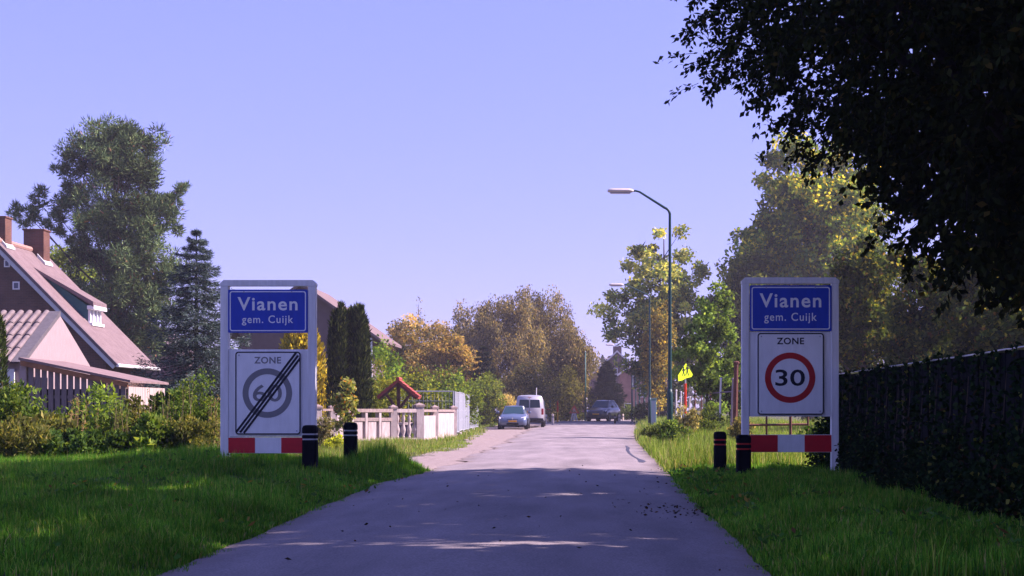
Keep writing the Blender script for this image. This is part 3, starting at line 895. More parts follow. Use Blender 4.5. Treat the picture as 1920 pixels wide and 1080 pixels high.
# ------------------------------------------------------------------ street lamps
def lamp(px, D, top_py, arm, head_len, label, zbase=None):
    X0 = PX(px, D); z0 = float(gz(X0, D)); Zt = PZ(top_py, D)
    root = thing('street_lamp', label, 'street lamp', (X0, D, z0), 'street lamps along the right of the road')
    H = Zt - z0
    mb = MB().tube([(0, 0, -0.2), (0, 0, 1.6), (0, 0, 1.75)], [0.088, 0.088, 0.06], 10)
    mb.tube([(0, 0, 1.7), (0, 0, 4.0), (0, 0, H - 0.75)], [0.062, 0.052, 0.040], 10, cap=False)
    link('pole', mb.mesh('pole', M_GREENPOLE, (0, 0, 0), True), None, root)
    pts = []
    for i in range(7):
        a = R(90 - 72 * i / 6)
        pts.append((-0.22 + 0.22 * math.sin(a), 0, H - 0.76 + 0.22 * math.cos(a) * 1.0))
    pts += [(-arm + 0.12, 0, H - 0.06), (-arm, 0, H - 0.03), (-arm - 0.12, 0, H - 0.035)]
    link('arm', MB().tube(pts, [0.040] * 7 + [0.032, 0.03, 0.03], 8).mesh('arm', M_GREENPOLE, (0, 0, 0), True), None, root)
    # luminaire: a long rounded shell with a lens below
    sec = []
    L = head_len
    hb = MB(); vs = []; fs = []; n = 10
    st = [(0, 0.04), (0.06, 0.085), (0.2 * L, 0.10), (0.8 * L, 0.10), (0.96 * L, 0.08), (L, 0.03)]
    for x, r in st:
        for k in range(n):
            t = 2 * math.pi * k / n
            zz = r * math.sin(t) * (0.75 if math.sin(t) > 0 else 0.55)
            vs.append((-arm - 0.06 - x, r * 1.25 * math.cos(t), H - 0.035 + zz))
    for i in range(len(st) - 1):
        for k in range(n):
            fs.append((i * n + k, i * n + (k + 1) % n, (i + 1) * n + (k + 1) % n, (i + 1) * n + k))
    fs.append(tuple(range(n))); fs.append(tuple(range((len(st) - 1) * n, len(st) * n)))
    hb.add(vs, fs)
    hd = link('lamp_head', hb.mesh('lamp_head', M_LAMPHEAD, (0, 0, 0), True), None, root)
    lb = MB().box(-arm - 0.06 - 0.9 * L, -arm - 0.06 - 0.12 * L, -0.09, 0.09, H - 0.115, H - 0.06, 0.02)
    link('lens', lb.mesh('lens', M_LENS), None, hd)
    return root
lamp(1256, 49, 356, 1.05, 0.80, 'tall green street lamp nearest the camera, arm over the road')
lamp(1218, 87, 533, 1.35, 0.80, 'second street lamp, its arm in front of the pale tree')
lamp(1208, 131, 612, 2.3, 0.85, 'third street lamp along the road, among the orange foliage')
lamp(1199, 146, 627, 2.3, 0.85, 'fourth street lamp along the road, thin dark pole')
lamp(1192, 168, 646, 2.2, 0.9, 'fifth street lamp, in front of the far brick houses')
lamp(1186, 214, 672, 2.6, 1.2, 'farthest street lamp, its white head before the far gable')

# ------------------------------------------------------------------ the house on the left
HD0, HD1 = 66.0, 72.2
EX, EZ = PX(218, HD0), PZ(681, HD0)
RX_, RZ_ = EX - 5.0, EZ + 5.08
house = thing('brick_house', 'brown brick house with steep pink tiled roof, two chimneys and a dormer', 'house', (RX_, (HD0 + HD1) / 2, 0))
M_BRICK = brick_mat('brown_brick', (0.12, 0.065, 0.05), (0.085, 0.05, 0.042), (0.12, 0.10, 0.09))
M_ROOF = tile_roof_mat('pink_grey_roof_tiles', (0.21, 0.156, 0.16), (0.13, 0.092, 0.094))
LX = 2 * RX_ - EX
wi = 0.45
slope = (RZ_ - EZ) / (EX - RX_)
wz = EZ + slope * wi
MB().prism([(EX - wi, -0.2), (EX - wi, wz - 0.16), (RX_, RZ_ - 0.16), (LX + wi, wz - 0.16), (LX + wi, -0.2)], HD0 + 0.15, HD1 - 0.15).build('wall', M_BRICK, house)
rf = MB()
th = 0.14
for sx in (1, -1):
    ex = EX if sx > 0 else LX
    rf.add([(ex, HD0, EZ), (RX_, HD0, RZ_), (RX_, HD1, RZ_), (ex, HD1, EZ), (ex, HD0, EZ - th), (RX_, HD0, RZ_ - th), (RX_, HD1, RZ_ - th), (ex, HD1, EZ - th)],
           [(0, 3, 2, 1), (4, 5, 6, 7), (0, 1, 5, 4), (3, 7, 6, 2), (0, 4, 7, 3)])
roof = rf.build('roof', M_ROOF, house)
rd = MB()
for i in range(15):
    ya = HD0 + i * (HD1 - HD0) / 15
    rd.tube([(RX_, ya, RZ_ + 0.02), (RX_, ya + 0.40, RZ_ + 0.035)], [0.11, 0.125], 8)
rd.build('ridge_tile', mat('ridge_tile', (0.33, 0.19, 0.16), 0.85, var=0.2), roof)
M_VERGE = mat('verge_board', (0.50, 0.52, 0.54), 0.6, var=0.08)
M_VERGED = mat('verge_tile_edge', (0.12, 0.09, 0.10), 0.8, var=0.2)
vb = MB()
nrm = Vector((slope, 0, 1)).normalized()
def verge(a, b, off0, off1, y0, y1, m, nm):
    p = [Vector((EX + 0.05, 0, EZ - 0.05 * slope)), Vector((RX_, 0, RZ_))]
    q = [p[0] + nrm * off0, p[1] + nrm * off0, p[1] + nrm * off1, p[0] + nrm * off1]
    MB().prism([(v.x, v.z) for v in q], y0, y1).build(nm, m, roof)
verge(0, 1, -0.26, -0.10, HD0 - 0.06, HD0 + 0.02, M_VERGE, 'verge_board')
verge(0, 1, -0.095, 0.02, HD0 - 0.10, HD0 + 0.1, M_VERGED, 'verge_tiles')
gt = MB().tube([(EX + 0.06, HD0 - 0.05, EZ - 0.09), (EX + 0.06, HD1 + 0.1, EZ - 0.09)], 0.075, 8)
gt.build('gutter', M_WHITE, roof)
MB().tube([(EX - 0.05, HD1 - 0.3, EZ - 0.15), (EX - 0.35, HD1 - 0.3, EZ - 0.5), (EX - 0.38, HD1 - 0.3, 0.1)], 0.04, 6).build('downpipe', M_VERGED, house)
M_CHIM = brick_mat('chimney_brick', (0.15, 0.068, 0.05), (0.12, 0.054, 0.04), (0.13, 0.10, 0.09))
def chimney(px0, px1, py_top, D, dep):
    x0, x1 = PX(px0, D), PX(px1, D); zt = PZ(py_top, D)
    zb = min(RZ_, EZ + slope * (EX - x1)) - 1.2
    c = MB().box(x0, x1, D, D + dep, zb, zt, 0.01).build('chimney', M_CHIM, roof)
    MB().box(x0 - 0.04, x1 + 0.04, D - 0.04, D + dep + 0.04, zt, zt + 0.07, 0.01).build('cap', M_CHIM, c)
    zf = EZ + slope * (EX - x1)
    MB().prism([(x1 + 0.10, zf - 0.06), (x1 + 0.10, zf + 0.03), (x1 - 0.25, zf + 0.27 + 0.15), (x1 - 0.25, zf + 0.2)], D - 0.12, D + dep + 0.12).build('flashing', M_VERGE, c)
chimney(-32, 10, 408, 66.6, 0.75)
chimney(44, 82, 432, 70.2, 0.8)
# gable windows
for (a, b, c_, d_) in ((8, 487, 19, 501), (24, 528, 37, 543)):
    D = HD0 + 0.15
    x0, x1, z0, z1 = PX(a, D), PX(c_, D), PZ(d_, D), PZ(b, D)
    w_ = MB()
    for r_ in ((x0, x1, z0, z0 + 0.05), (x0, x1, z1 - 0.05, z1), (x0, x0 + 0.05, z0 + 0.05, z1 - 0.05), (x1 - 0.05, x1, z0 + 0.05, z1 - 0.05)):
        w_.box(r_[0], r_[1], D - 0.04, D + 0.02, r_[2], r_[3])
    wn = w_.build('window', M_WHITE, house)
    MB().box(x0 + 0.04, x1 - 0.04, D - 0.02, D - 0.006, z0 + 0.04, z1 - 0.04).build('pane', mat('window_grey', (0.08, 0.09, 0.14), 0.15), wn)
# dormer in the roof
DY0, DY1 = 68.0, 69.5
WX = PX(165, DY0)
zlow = EZ + slope * (EX - WX) - 0.04
ztop = PZ(567, DY0)
BX = WX - 2.25; zback = EZ + slope * (EX - BX) + 0.05
M_TEAL = mat('teal_boards', (0.03, 0.11, 0.13), 0.7, var=0.2, scale=3)
dm = MB().prism([(WX, zlow), (WX, ztop - 0.14), (BX + 0.1, zback - 0.17)], DY0, DY1).build('dormer', M_TEAL, roof)
MB().prism([(WX + 0.28, ztop - 0.13), (WX + 0.28, ztop + 0.02), (BX - 0.15, zback + 0.05), (BX - 0.15, zback - 0.10)], DY0 - 0.18, DY1 + 0.2).build('dormer_roof', M_ROOF, roof)
MB().prism([(WX + 0.29, ztop - 0.21), (WX + 0.29, ztop - 0.125), (BX + 0.4, zback - 0.30), (BX + 0.4, zback - 0.36)], DY0 - 0.16, DY0 - 0.1).build('fascia', M_VERGED, roof)
MB().box(WX + 0.003, WX + 0.3, DY0 - 0.15, DY1 + 0.18, ztop - 0.3, ztop - 0.135, 0.01).build('fascia', M_WHITE, roof)
dw = MB()
for ya, yb in ((DY0, DY0 + 0.09), (DY0 + 0.45, DY0 + 0.53), (DY0 + 0.97, DY0 + 1.05), (DY1 - 0.09, DY1)):
    dw.box(WX + 0.004, WX + 0.10, ya, yb, zlow, ztop - 0.3)
dw.box(WX + 0.004, WX + 0.22, DY0 - 0.08, DY1 + 0.08, zlow - 0.12, zlow)
dwin = dw.build('dormer_window', M_WHITE, roof)
MB().box(WX + 0.02, WX + 0.035, DY0 + 0.05, DY1 - 0.05, zlow, ztop - 0.3).build('pane', mat('curtained_glass', (0.42, 0.42, 0.52), 0.12), roof)
# brick pier and dark door under the eaves
MB().box(EX - 1.5, EX - 0.9, HD0 + 0.02, HD0 + 0.145, 0, 2.9).build('door', mat('dark_door', (0.06, 0.02, 0.02), 0.6), house)

# outbuilding in front: tiled roof towards us, pale gable towards the road
OD0, OD1, OX = 48.0, 54.2, -17.0
oz_e, oz_r = 2.76, 4.32
ob_ = thing('outbuilding', 'low outbuilding with pan tile roof and pink rendered gable beside the house', 'outbuilding', (OX - 4, 51, 0))
om = (OD0 + OD1) / 2
MB().prism([(OD0, -0.2), (OD0, oz_e - 0.05), (om, oz_r - 0.06), (OD1, oz_e - 0.05), (OD1, -0.2)], OX - 8, OX - 0.003, 'x').build('wall', M_PINKWALL, ob_)
sl = (oz_r - oz_e) / (om - OD0)
MB().add([(OX - 8.1, OD0 - 0.3, oz_e - 0.3 * sl), (OX - 0.12, OD0 - 0.3, oz_e - 0.3 * sl), (OX - 0.12, om, oz_r), (OX - 8.1, om, oz_r),
          (OX - 8.1, OD1 + 0.3, oz_e - 0.3 * sl), (OX - 0.12, OD1 + 0.3, oz_e - 0.3 * sl)], [(0, 1, 2, 3), (3, 2, 5, 4)]).build('roof', M_VERGED, ob_)
M_PAN = mat('pale_pan_tile', (0.23, 0.185, 0.19), 0.8, color2=(0.13, 0.10, 0.10), scale=3.0, bump=0.2)
tl = math.hypot(om - OD0 + 0.3, oz_r - (oz_e - 0.3 * sl)); rows_n = 4
pt = MB(); n = 6; W_ = 0.088; lt = tl / rows_n + 0.06
vs = []; fs = []
for j, yv in enumerate((0, lt)):
    lift = 0.035 if j == 0 else 0.0
    for i in range(n + 1):
        a = math.pi * i / n
        vs.append((-W_ * math.cos(a), yv, 0.075 * math.sin(a) + lift))
for i in range(n):
    fs.append((i, i + 1, n + 2 + i, n + 1 + i))
fs.append(tuple(range(n, -1, -1)))
pt.add(vs, fs)
pme = pt.mesh('roof_tile', M_PAN)
ang = math.atan2(oz_r - oz_e + 0.3 * sl, om - OD0 + 0.3)
cx_ = OX - 0.42
while cx_ > OX - 3.2:
    for r_ in range(rows_n):
        yb = OD0 - 0.3 + r_ * (om - OD0 + 0.3) / rows_n; zb = oz_e - 0.3 * sl + r_ * (oz_r - oz_e + 0.3 * sl) / rows_n
        piece('roof_tile', pme, ob_, (cx_ + rnd.uniform(-.006, .006), yb, zb + 0.012), (ang, 0, 0))
    cx_ -= 0.275
# grey lead and brick verge along the gable edge
MB().add([(OX - 0.32, OD0 - 0.31, oz_e - 0.3 * sl + 0.05), (OX + 0.03, OD0 - 0.31, oz_e - 0.3 * sl + 0.05), (OX + 0.03, om, oz_r + 0.06), (OX - 0.32, om, oz_r + 0.06),
          (OX + 0.03, OD0 - 0.31, oz_e - 0.3 * sl - 0.1), (OX + 0.03, om, oz_r - 0.09)], [(0, 1, 2, 3), (1, 4, 5, 2)]).build('verge', mat('lead_verge', (0.11, 0.10, 0.11), 0.6, var=0.2), ob_)
MB().box(OX - 0.75, OX - 0.3, OD0 - 0.1, OD0 - 0.004, 0, 2.45).build('door_frame', M_WHITE, ob_)

# plank shed in front of it
sh_y = 46.0; sx0, sx1 = PX(48, sh_y), PX(240, sh_y); sz0, sz1 = PZ(684, sh_y), PZ(726, sh_y)
shed = thing('plank_shed', 'lean-to shed of spaced grey planks with pale side wall', 'shed', ((sx0 + sx1) / 2, sh_y, 0))
MB().box(sx0 + 0.1, sx1 - 0.03, sh_y + 0.08, sh_y + 0.12, -0.1, sz1 - 0.05).build('backing', mat('shed_dark', (0.012, 0.01, 0.012), 0.9), shed)
npl = 15; wpl = (sx1 - sx0 - 0.1) / npl
for i in range(npl):
    xa = sx0 + 0.08 + i * wpl
    zt = sz0 + (sz1 - sz0) * (xa - sx0) / (sx1 - sx0)
    MB().box(xa, xa + wpl * 0.76, sh_y + rnd.uniform(-.004, .004), sh_y + 0.03, -0.1, zt - rnd.uniform(0.0, 0.03), 0.004).build('plank', M_DARKWOOD, shed)
for zr in (0.55, 1.55):
    MB().box(sx0 + 0.05, sx1 - 0.02, sh_y + 0.035, sh_y + 0.075, zr, zr + 0.09).build('cross_rail', M_DARKWOOD, shed)
MB().box(sx0 - 0.16, sx0 + 0.03, sh_y - 0.03, sh_y + 0.16, -0.1, sz0 + 0.1, 0.01).build('corner_post', M_PINKWALL, shed)
sy1 = 49.9
nb = 16
for i in range(nb):
    ya = sh_y + 0.04 + i * (sy1 - sh_y) / nb
    MB().box(sx1 - 0.02, sx1 + rnd.uniform(0.0, 0.008), ya, ya + (sy1 - sh_y) / nb - 0.018, 0, sz1 + 0.02).build('side_board', M_PALEWOOD, shed)
MB().prism([(sx0 - 0.12, sz0 - 0.02), (sx1 + 0.02, sz1 - 0.005), (sx1 + 0.02, sz1 + 0.13), (sx0 - 0.12, sz0 + 0.13)], sh_y - 0.10, sh_y - 0.05).build('fascia', mat('orange_brown_fascia', (0.26, 0.12, 0.06), 0.8, var=0.35, scale=2), shed)
MB().prism([(sx0 - 0.16, sz0 + 0.135), (sx1 + 0.10, sz1 + 0.135), (sx1 + 0.10, sz1 + 0.20), (sx0 - 0.16, sz0 + 0.215)], sh_y - 0.13, sy1 + 0.15).build('roof', mat('shed_roof_felt', (0.20, 0.14, 0.14), 0.9, var=0.25, scale=3), shed)

# small gable far behind the spruce
gD = 96.0
gh = thing('garden_house', 'small far pinkish gable with dark roof, half hidden by the blue spruce', 'house', (PX(275, gD), gD, 0))
ax_, az_ = PX(275, gD), PZ(612, gD)
MB().prism([(ax_ - 1.6, -0.1), (ax_ - 1.6, az_ - 1.7), (ax_, az_ - 0.15), (ax_ + 2.3, az_ - 2.2), (ax_ + 2.3, -0.1)], gD, gD + 5).build('wall', mat('far_pink_brick', (0.32, 0.19, 0.18), 0.9, var=0.15), gh)
MB().prism([(ax_ - 1.9, az_ - 1.95), (ax_, az_ - 0.12), (ax_ + 2.6, az_ - 2.4), (ax_ + 2.6, az_ - 2.2), (ax_, az_ + 0.1), (ax_ - 1.9, az_ - 1.75)], gD - 0.3, gD + 5.3).build('roof', M_VERGED, gh)

# house behind the left sign
bD = 92.0
bh = thing('gabled_house', 'house with dark weatherboard gable, behind the left sign and the columnar yews', 'house', (PX(560, bD), bD, 0))
bx, bz = PX(566, bD), PZ(530, bD); ex_, ez_ = PX(716, bD), PZ(636, bD)
k_ = (bz - ez_) / (ex_ - bx)
MB().prism([(bx - 3.6, -0.2), (bx - 3.6, bz - 3.6 * k_ - 0.2), (bx, bz - 0.2), (ex_ - 1.1, ez_ + 1.1 * k_ - 0.2), (ex_ - 1.1, -0.2)], bD, bD + 9).build('wall', mat('weatherboard', (0.13, 0.095, 0.105), 0.85, var=0.12, scale=3), bh)
MB().prism([(bx - 4.3, bz - 4.3 * k_), (bx, bz), (ex_, ez_), (ex_, ez_ - 0.16), (bx, bz - 0.2), (bx - 4.3, bz - 4.3 * k_ - 0.16)], bD - 0.5, bD + 9.5).build('roof', M_ROOF, bh)
MB().box(ex_ - 1.05, ex_ - 0.85, bD - 0.2, bD - 0.02, 0, ez_ + 0.5).build('corner_board', M_WHITE, bh)
MB().box(ex_ - 0.6, ex_ - 0.5, bD - 0.45, bD - 0.35, 0, ez_ + 0.05).build('porch_post', M_WHITE, bh)

# ------------------------------------------------------------------ ornamental wall with balusters
wall = thing('garden_wall', 'low whitish concrete garden wall with pillars, panels and balusters', 'wall', (-8, 61, 0))
WP = [at(596, 0, 58.5), at(624, 0, 59.2), at(737, 0, 62.0), at(786, 0, 62.8), at(815, 0, 66.5), at(850, 0, 70.0)]
WP = [Vector((p.x, p.y, 0)) for p in WP]
def obox(mb, a, b, t, z0, z1, front=0.0):
    d = (b - a); L = d.length; d.normalize(); nn = Vector((-d.y, d.x, 0))
    p = [a - nn * (t / 2 + front), b - nn * (t / 2 + front), b + nn * t / 2, a + nn * t / 2]
    mb.add([(q.x, q.y, z0) for q in p] + [(q.x, q.y, z1) for q in p], [(0, 3, 2, 1), (4, 5, 6, 7), (0, 1, 5, 4), (1, 2, 6, 5), (2, 3, 7, 6), (3, 0, 4, 7)])
    return mb
TOP = 1.27
def pillar(p, w=0.24, h=1.30, par=None):
    a = p - Vector((w / 2, 0, 0)); b = p + Vector((w / 2, 0, 0))
    rt = Vector((math.cos(0.45), math.sin(0.45), 0)) * w / 2
    c = obox(MB(), p - rt, p + rt, w, -0.1, h).build('pillar', M_CONC, wall)
    rt2 = rt * 1.25
    cap = obox(MB(), p - rt2, p + rt2, w * 1.25, h, h + 0.07)
    z = h + 0.07; nn = Vector((-rt.y, rt.x, 0)).normalized() * w * 0.6
    cap.add([(q.x, q.y, z) for q in (p - rt2 - nn, p + rt2 - nn, p + rt2 + nn, p - rt2 + nn)] + [(p.x, p.y, z + 0.09)], [(0, 1, 4), (1, 2, 4), (2, 3, 4), (3, 0, 4), (0, 3, 2, 1)])
    cap.build('cap', M_CONC_D, c)
for i, p in enumerate(WP):
    pillar(p, 0.30 if i in (3,) else 0.24, 1.36 if i == 3 else 1.28)
for i in range(len(WP) - 1):
    a, b = WP[i], WP[i + 1]
    d = (b - a).normalized(); L = (b - a).length
    a2, b2 = a + d * 0.13, b - d * 0.13
    obox(MB(), a2, b2, 0.22, 0, 0.14).build('plinth', M_CONC, wall)
    if i == 2:
        obox(MB(), a2, b2, 0.20, TOP - 0.14, TOP).build('rail', M_CONC, wall)
        prof = [(0.06, 0.0), (0.06, 0.05), (0.04, 0.09), (0.085, 0.24), (0.095, 0.33), (0.05, 0.5), (0.035, 0.55), (0.06, 0.68), (0.075, 0.76), (0.04, 0.9), (0.06, 0.94), (0.06, 0.99)]
        bal = MB().lathe(prof, 0, 0, 10).mesh('baluster', M_CONC, (0, 0, 0), True)
        for j in range(4):
            q = a.lerp(b, (j + 0.72) / 4.45)
            piece('baluster', bal, wall, (q.x, q.y, 0.14))
        continue
    if i == 0:
        obox(MB(), a2, b2, 0.16, 0.14, 0.95).build('panel', M_CONC, wall)
        obox(MB(), a2, b2, 0.26, TOP - 0.08, TOP).build('coping', M_CONC_D, wall)
        continue
    if i in (1,):
        obox(MB(), a2, b2, 0.24, TOP - 0.13, TOP).build('coping', M_CONC_D, wall)
        m = 4
        for j in range(m):
            s0 = a2.lerp(b2, j / m); s1 = a2.lerp(b2, (j + 1) / m)
            e = (s1 - s0).normalized()
            obox(MB(), s0, s0 + e * 0.12, 0.2, 0.14, TOP - 0.13).build('stud', M_CONC, wall)
            obox(MB(), s0 + e * 0.2, s1 - e * 0.13, 0.12, 0.14, 0.80).build('panel', M_CONC, wall)
            obox(MB(), s0 + e * 0.13, s1 - e * 0.02, 0.18, 0.80, 0.93).build('panel_cap', M_CONC_D, wall)
    else:
        obox(MB(), a2, b2, 0.24, TOP - 0.12, TOP - 0.02).build('coping', M_CONC_D, wall)
        obox(MB(), a2, b2, 0.12, 0.14, 1.0 if i == 3 else TOP - 0.12).build('panel', M_CONC, wall)
# lone garden pillar half buried in the left hedge
pl = thing('garden_pillar', 'short whitish concrete pillar half buried in the left shrubs', 'pillar', (PX(106, 38), 38, 0))
px_, pw_ = PX(106, 38), 0.11
MB().box(px_ - pw_, px_ + pw_, 38, 38.22, -0.1, PZ(782, 38), 0.015).build('shaft', M_CONC, pl)
MB().box(px_ - pw_ - 0.05, px_ + pw_ + 0.05, 37.95, 38.27, PZ(782, 38), PZ(775, 38), 0.01).build('cap', M_CONC_D, pl)
MB().prism(rrect(px_, PZ(800, 38) - 0.02, 0.13, 0.34, 0.05), 37.985, 37.999).build('inset', M_PALEWOOD, pl)

# ------------------------------------------------------------------ well roof
wD = 65.0
wx, wz_ = PX(746, wD), PZ(711, wD)
well = thing('well_roof', 'small wishing well canopy with red tiled roof on brown timber frame', 'well', (wx, wD, 0))
rw, rh, dp = 0.86, 0.70, 0.95
for sx in (-1, 1):
    MB().prism([(wx, wz_), (wx + sx * rw, wz_ - rh), (wx + sx * (rw - 0.05), wz_ - rh - 0.10), (wx, wz_ - 0.12)], wD - 0.05, wD + dp).build('roof_slope', M_TERRA, well)
    for j in range(5):
        t0, t1 = j / 5, (j + 1) / 5
        n_ = Vector((rh * sx, 0, rw)).normalized()
        a = Vector((wx + sx * rw * t0, 0, wz_ - rh * t0)) + n_ * 0.004; b = Vector((wx + sx * rw * t1, 0, wz_ - rh * t1)) + n_ * 0.03
        for q in range(4):
            ya = wD - 0.04 + q * (dp + 0.02) / 4
            MB().prism([(a.x, a.z), (b.x, b.z), (b.x - n_.x * 0.025, b.z - n_.z * 0.025), (a.x - n_.x * 0.002, a.z - n_.z * 0.002)], ya, ya + (dp + 0.02) / 4 - 0.012).build('tile', M_TERRA, well)
    MB().tube([(wx + sx * rw * 0.62, wD + 0.1, wz_ - rh * 0.62 - 0.12), (wx + sx * 0.08, wD + 0.1, wz_ - 1.16)], 0.06, 6).build('brace', M_BROWNWOOD, well)
    MB().prism([(wx, wz_ - 0.125), (wx + sx * (rw - 0.1), wz_ - rh - 0.06), (wx + sx * (rw - 0.14), wz_ - rh - 0.14), (wx, wz_ - 0.24)], wD + 0.0, wD + 0.07).build('rafter', M_BROWNWOOD, well)
MB().tube([(wx, wD - 0.07, wz_ + 0.02), (wx, wD + dp + 0.02, wz_ + 0.02)], 0.075, 8).build('ridge', M_TERRA, well)
MB().box(wx - 0.07, wx + 0.07, wD + 0.13, wD + 0.27, 0, wz_ - 0.14, 0.01).build('post', M_BROWNWOOD, well)
MB().lathe([(0.5, 0), (0.52, 0.6), (0.58, 0.62), (0.58, 0.72)], wx, wD + 0.4, 16).build('basin', M_CONC, well)

# ------------------------------------------------------------------ construction fence panels
def mesh_panel(a, b, label, h=2.0):
    a = Vector((a[0], a[1], 0)); b = Vector((b[0], b[1], 0))
    z0 = float(gz(a.x, a.y)) + 0.08
    root = thing('mesh_fence_panel', label, 'mesh fence', ((a.x + b.x) / 2, (a.y + b.y) / 2, z0 - 0.08), 'galvanised mesh fence panels')
    d = (b - a); L = d.length; d.normalize()
    for p, nm in ((a, 'upright'), (b, 'upright')):
        MB().tube([(p.x, p.y, z0), (p.x, p.y, z0 + h + 0.03)], 0.028, 6).build(nm, M_GALV, root)
    for z in (z0 + 0.12, z0 + h):
        MB().tube([(a.x, a.y, z), (b.x, b.y, z)], 0.026, 6).build('rail', M_GALV, root)
    w = MB()
    nv = max(4, int(L / 0.17))
    for i in range(1, nv):
        q = a + d * (L * i / nv)
        w.tube([(q.x, q.y, z0 + 0.12), (q.x, q.y, z0 + h)], 0.006, 4, cap=False)
    for z in (0.62, 1.1, 1.55):
        for e in (0, 0.05):
            w.tube([(a.x, a.y, z0 + z + e), (b.x, b.y, z0 + z + e)], 0.006, 4, cap=False)
    o = w.build('mesh_wires', M_GALV, root); o['kind'] = 'stuff'
    nn = Vector((-d.y, d.x, 0)) * 0.35
    MB().box(a.x - 0.11, a.x + 0.11, a.y - 0.35, a.y + 0.35, z0 - 0.08, z0 + 0.05, 0.02).build('foot', M_CONC, root)
    return root
mp0 = (PX(752, 73), 73.0); mp1 = (PX(850, 73), 73.0)
mesh_panel(mp0, mp1, 'galvanised mesh fence panel facing the camera behind the red well roof', 2.02)
cur = mp1; names_ = ['nearest of the mesh fence panels running away from the camera', 'second of the mesh fence panels running away', 'middle one of the receding mesh fence panels', 'fourth of the receding mesh fence panels by the hedge', 'farthest of the receding mesh fence panels by the hedge']
pts_ = [(853, 74), (861, 78), (869, 83.5), (877, 89), (886, 95), (897, 101)]
for i in range(5):
    a = (PX(pts_[i][0], pts_[i][1]), pts_[i][1]); b = (PX(pts_[i + 1][0] - 0.5, pts_[i + 1][1]), pts_[i + 1][1] - 0.1)
    mesh_panel(a, b, 'galvanised mesh panel, ' + names_[i], 2.0)

# ------------------------------------------------------------------ school warning sign, stakes, gate posts, cabinet
sg = 62.0
SX0 = PX(1285, sg)
ss = thing('warning_sign', 'fluorescent yellow-green sign with two walking children on red post', 'road sign', (SX0, sg, float(gz(SX0, sg))))
M_FLUO = mat('fluorescent_yellow', (0.62, 0.85, 0.01), 0.6, var=0.06)
poly = [(1283, 681), (1296.5, 702), (1294, 706.5), (1284, 709), (1275, 713.5), (1268, 715), (1267.5, 704)]
turn = R(42)
kx = 1 / math.cos(turn) * sg / FPX
def lp(a, b): return ((a - 1284.0) * kx, PZ(b, sg))
pan = bpy.data.objects.new('panel', MB().prism([lp(a, b) for a, b in poly], -0.065, -0.045).mesh('panel', M_FLUO)); COL.objects.link(pan)
pan.parent = ss; pan.location = Vector((SX0, sg, 0)) - ORIG[ss.name]; pan.rotation_euler = (0, 0, turn)
def child_fig(px, py, k):
    cx, cz = lp(px, py); fig = MB(); y0, y1 = -0.071, -0.066
    fig.prism(circ(cx, cz + 0.17 * k, 0.036 * k, 10), y0, y1)
    fig.prism([(cx - 0.035 * k, cz + 0.13 * k), (cx + 0.035 * k, cz + 0.13 * k), (cx + 0.03 * k, cz - 0.02 * k), (cx - 0.03 * k, cz - 0.02 * k)], y0, y1)
    for ((a, b), (c, d_)) in (((-0.03, 0.12), (-0.085, 0.03)), ((0.03, 0.12), (0.08, 0.05)), ((-0.01, -0.01), (-0.075, -0.16)), ((0.01, -0.01), (0.06, -0.16))):
        fig.prism([(cx + a * k - 0.016 * k, cz + b * k), (cx + a * k + 0.016 * k, cz + b * k), (cx + c * k + 0.016 * k, cz + d_ * k), (cx + c * k - 0.016 * k, cz + d_ * k)], y0, y1)
    f = link('walking_figure', fig.mesh('walking_figure', M_BLACKINK), None, pan)
child_fig(1278.2, 697.5, 0.95)
child_fig(1285.4, 695, 1.15)
z0 = float(gz(SX0, sg))
MB().tube([(SX0, sg, z0 - 0.2), (SX0, sg, PZ(709, sg))], 0.03, 8).build('pole', M_GALV, ss)
MB().tube([(SX0, sg, PZ(775, sg)), (SX0, sg, PZ(719, sg))], 0.052, 8).build('red_sleeve', mat('traffic_red', (0.62, 0.04, 0.01), 0.5, var=0.1), ss)

def stake(px, D, top, bot, r, m, label, lean=0.0, name='fence_stake', group='stakes beside the right verge'):
    X0 = PX(px, D); z0 = min(float(gz(X0, D)), PZ(bot, D)); H = PZ(top, D)
    root = thing(name, label, 'post', (X0, D, z0), group)
    me = MB().tube([(0, 0, -0.2), (lean * 0.5, 0, (H - z0) * 0.5), (lean, 0, H - z0)], [r, r * 0.95, r * 0.85], 7).mesh('shaft', m, (0, 0, 0), False)
    link('shaft', me, None, root)
    link('top_cap', MB().lathe([(r * 1.15, 0), (r * 1.15, 0.05), (r * 0.6, 0.075)], lean, 0, 7, H - z0 - 0.01).mesh('top_cap', m), None, root)
    return root
M_STAKEW = mat('white_stake', (0.70, 0.66, 0.64), 0.8, var=0.15, scale=6)
stake(1377, 50, 681, 850, 0.085, M_RUST, 'thick dark reddish-brown post beside the right sign', 0.06)
stake(1371, 54, 712, 820, 0.05, M_PINKWALL, 'pale pink stake leaning just left of the dark brown post', 0.07)
stake(1349, 66, 711, 803, 0.045, M_STAKEW, 'tall white stake left of the leaning pink stake', 0.06)
stake(1332, 70, 738, 790, 0.05, M_RUST, 'rusty brown stake between the white stakes')
stake(1323, 78, 744, 790, 0.035, M_STAKEW, 'thin white stake next to the rusty brown stake')
stake(1303, 80, 735, 770, 0.045, M_RUST, 'short brown stake right of the red sign post')
stake(1292, 76, 745, 800, 0.04, M_STAKEW, 'white stake just right of the red sign post', 0.03)
stake(1268, 79, 733, 775, 0.045, M_STAKEW, 'leftmost white stake, leaning, near the lamp pole', 0.0)
stake(1277, 80, 736, 775, 0.04, M_STAKEW, 'white stake just left of the red sign post')
stake(1282, 68, 775, 803, 0.04, M_STAKEW, 'short white stake in dry grass below the sign post')
stake(1315, 82, 742, 770, 0.035, M_RUST, 'thin brown stake between two pale stakes')
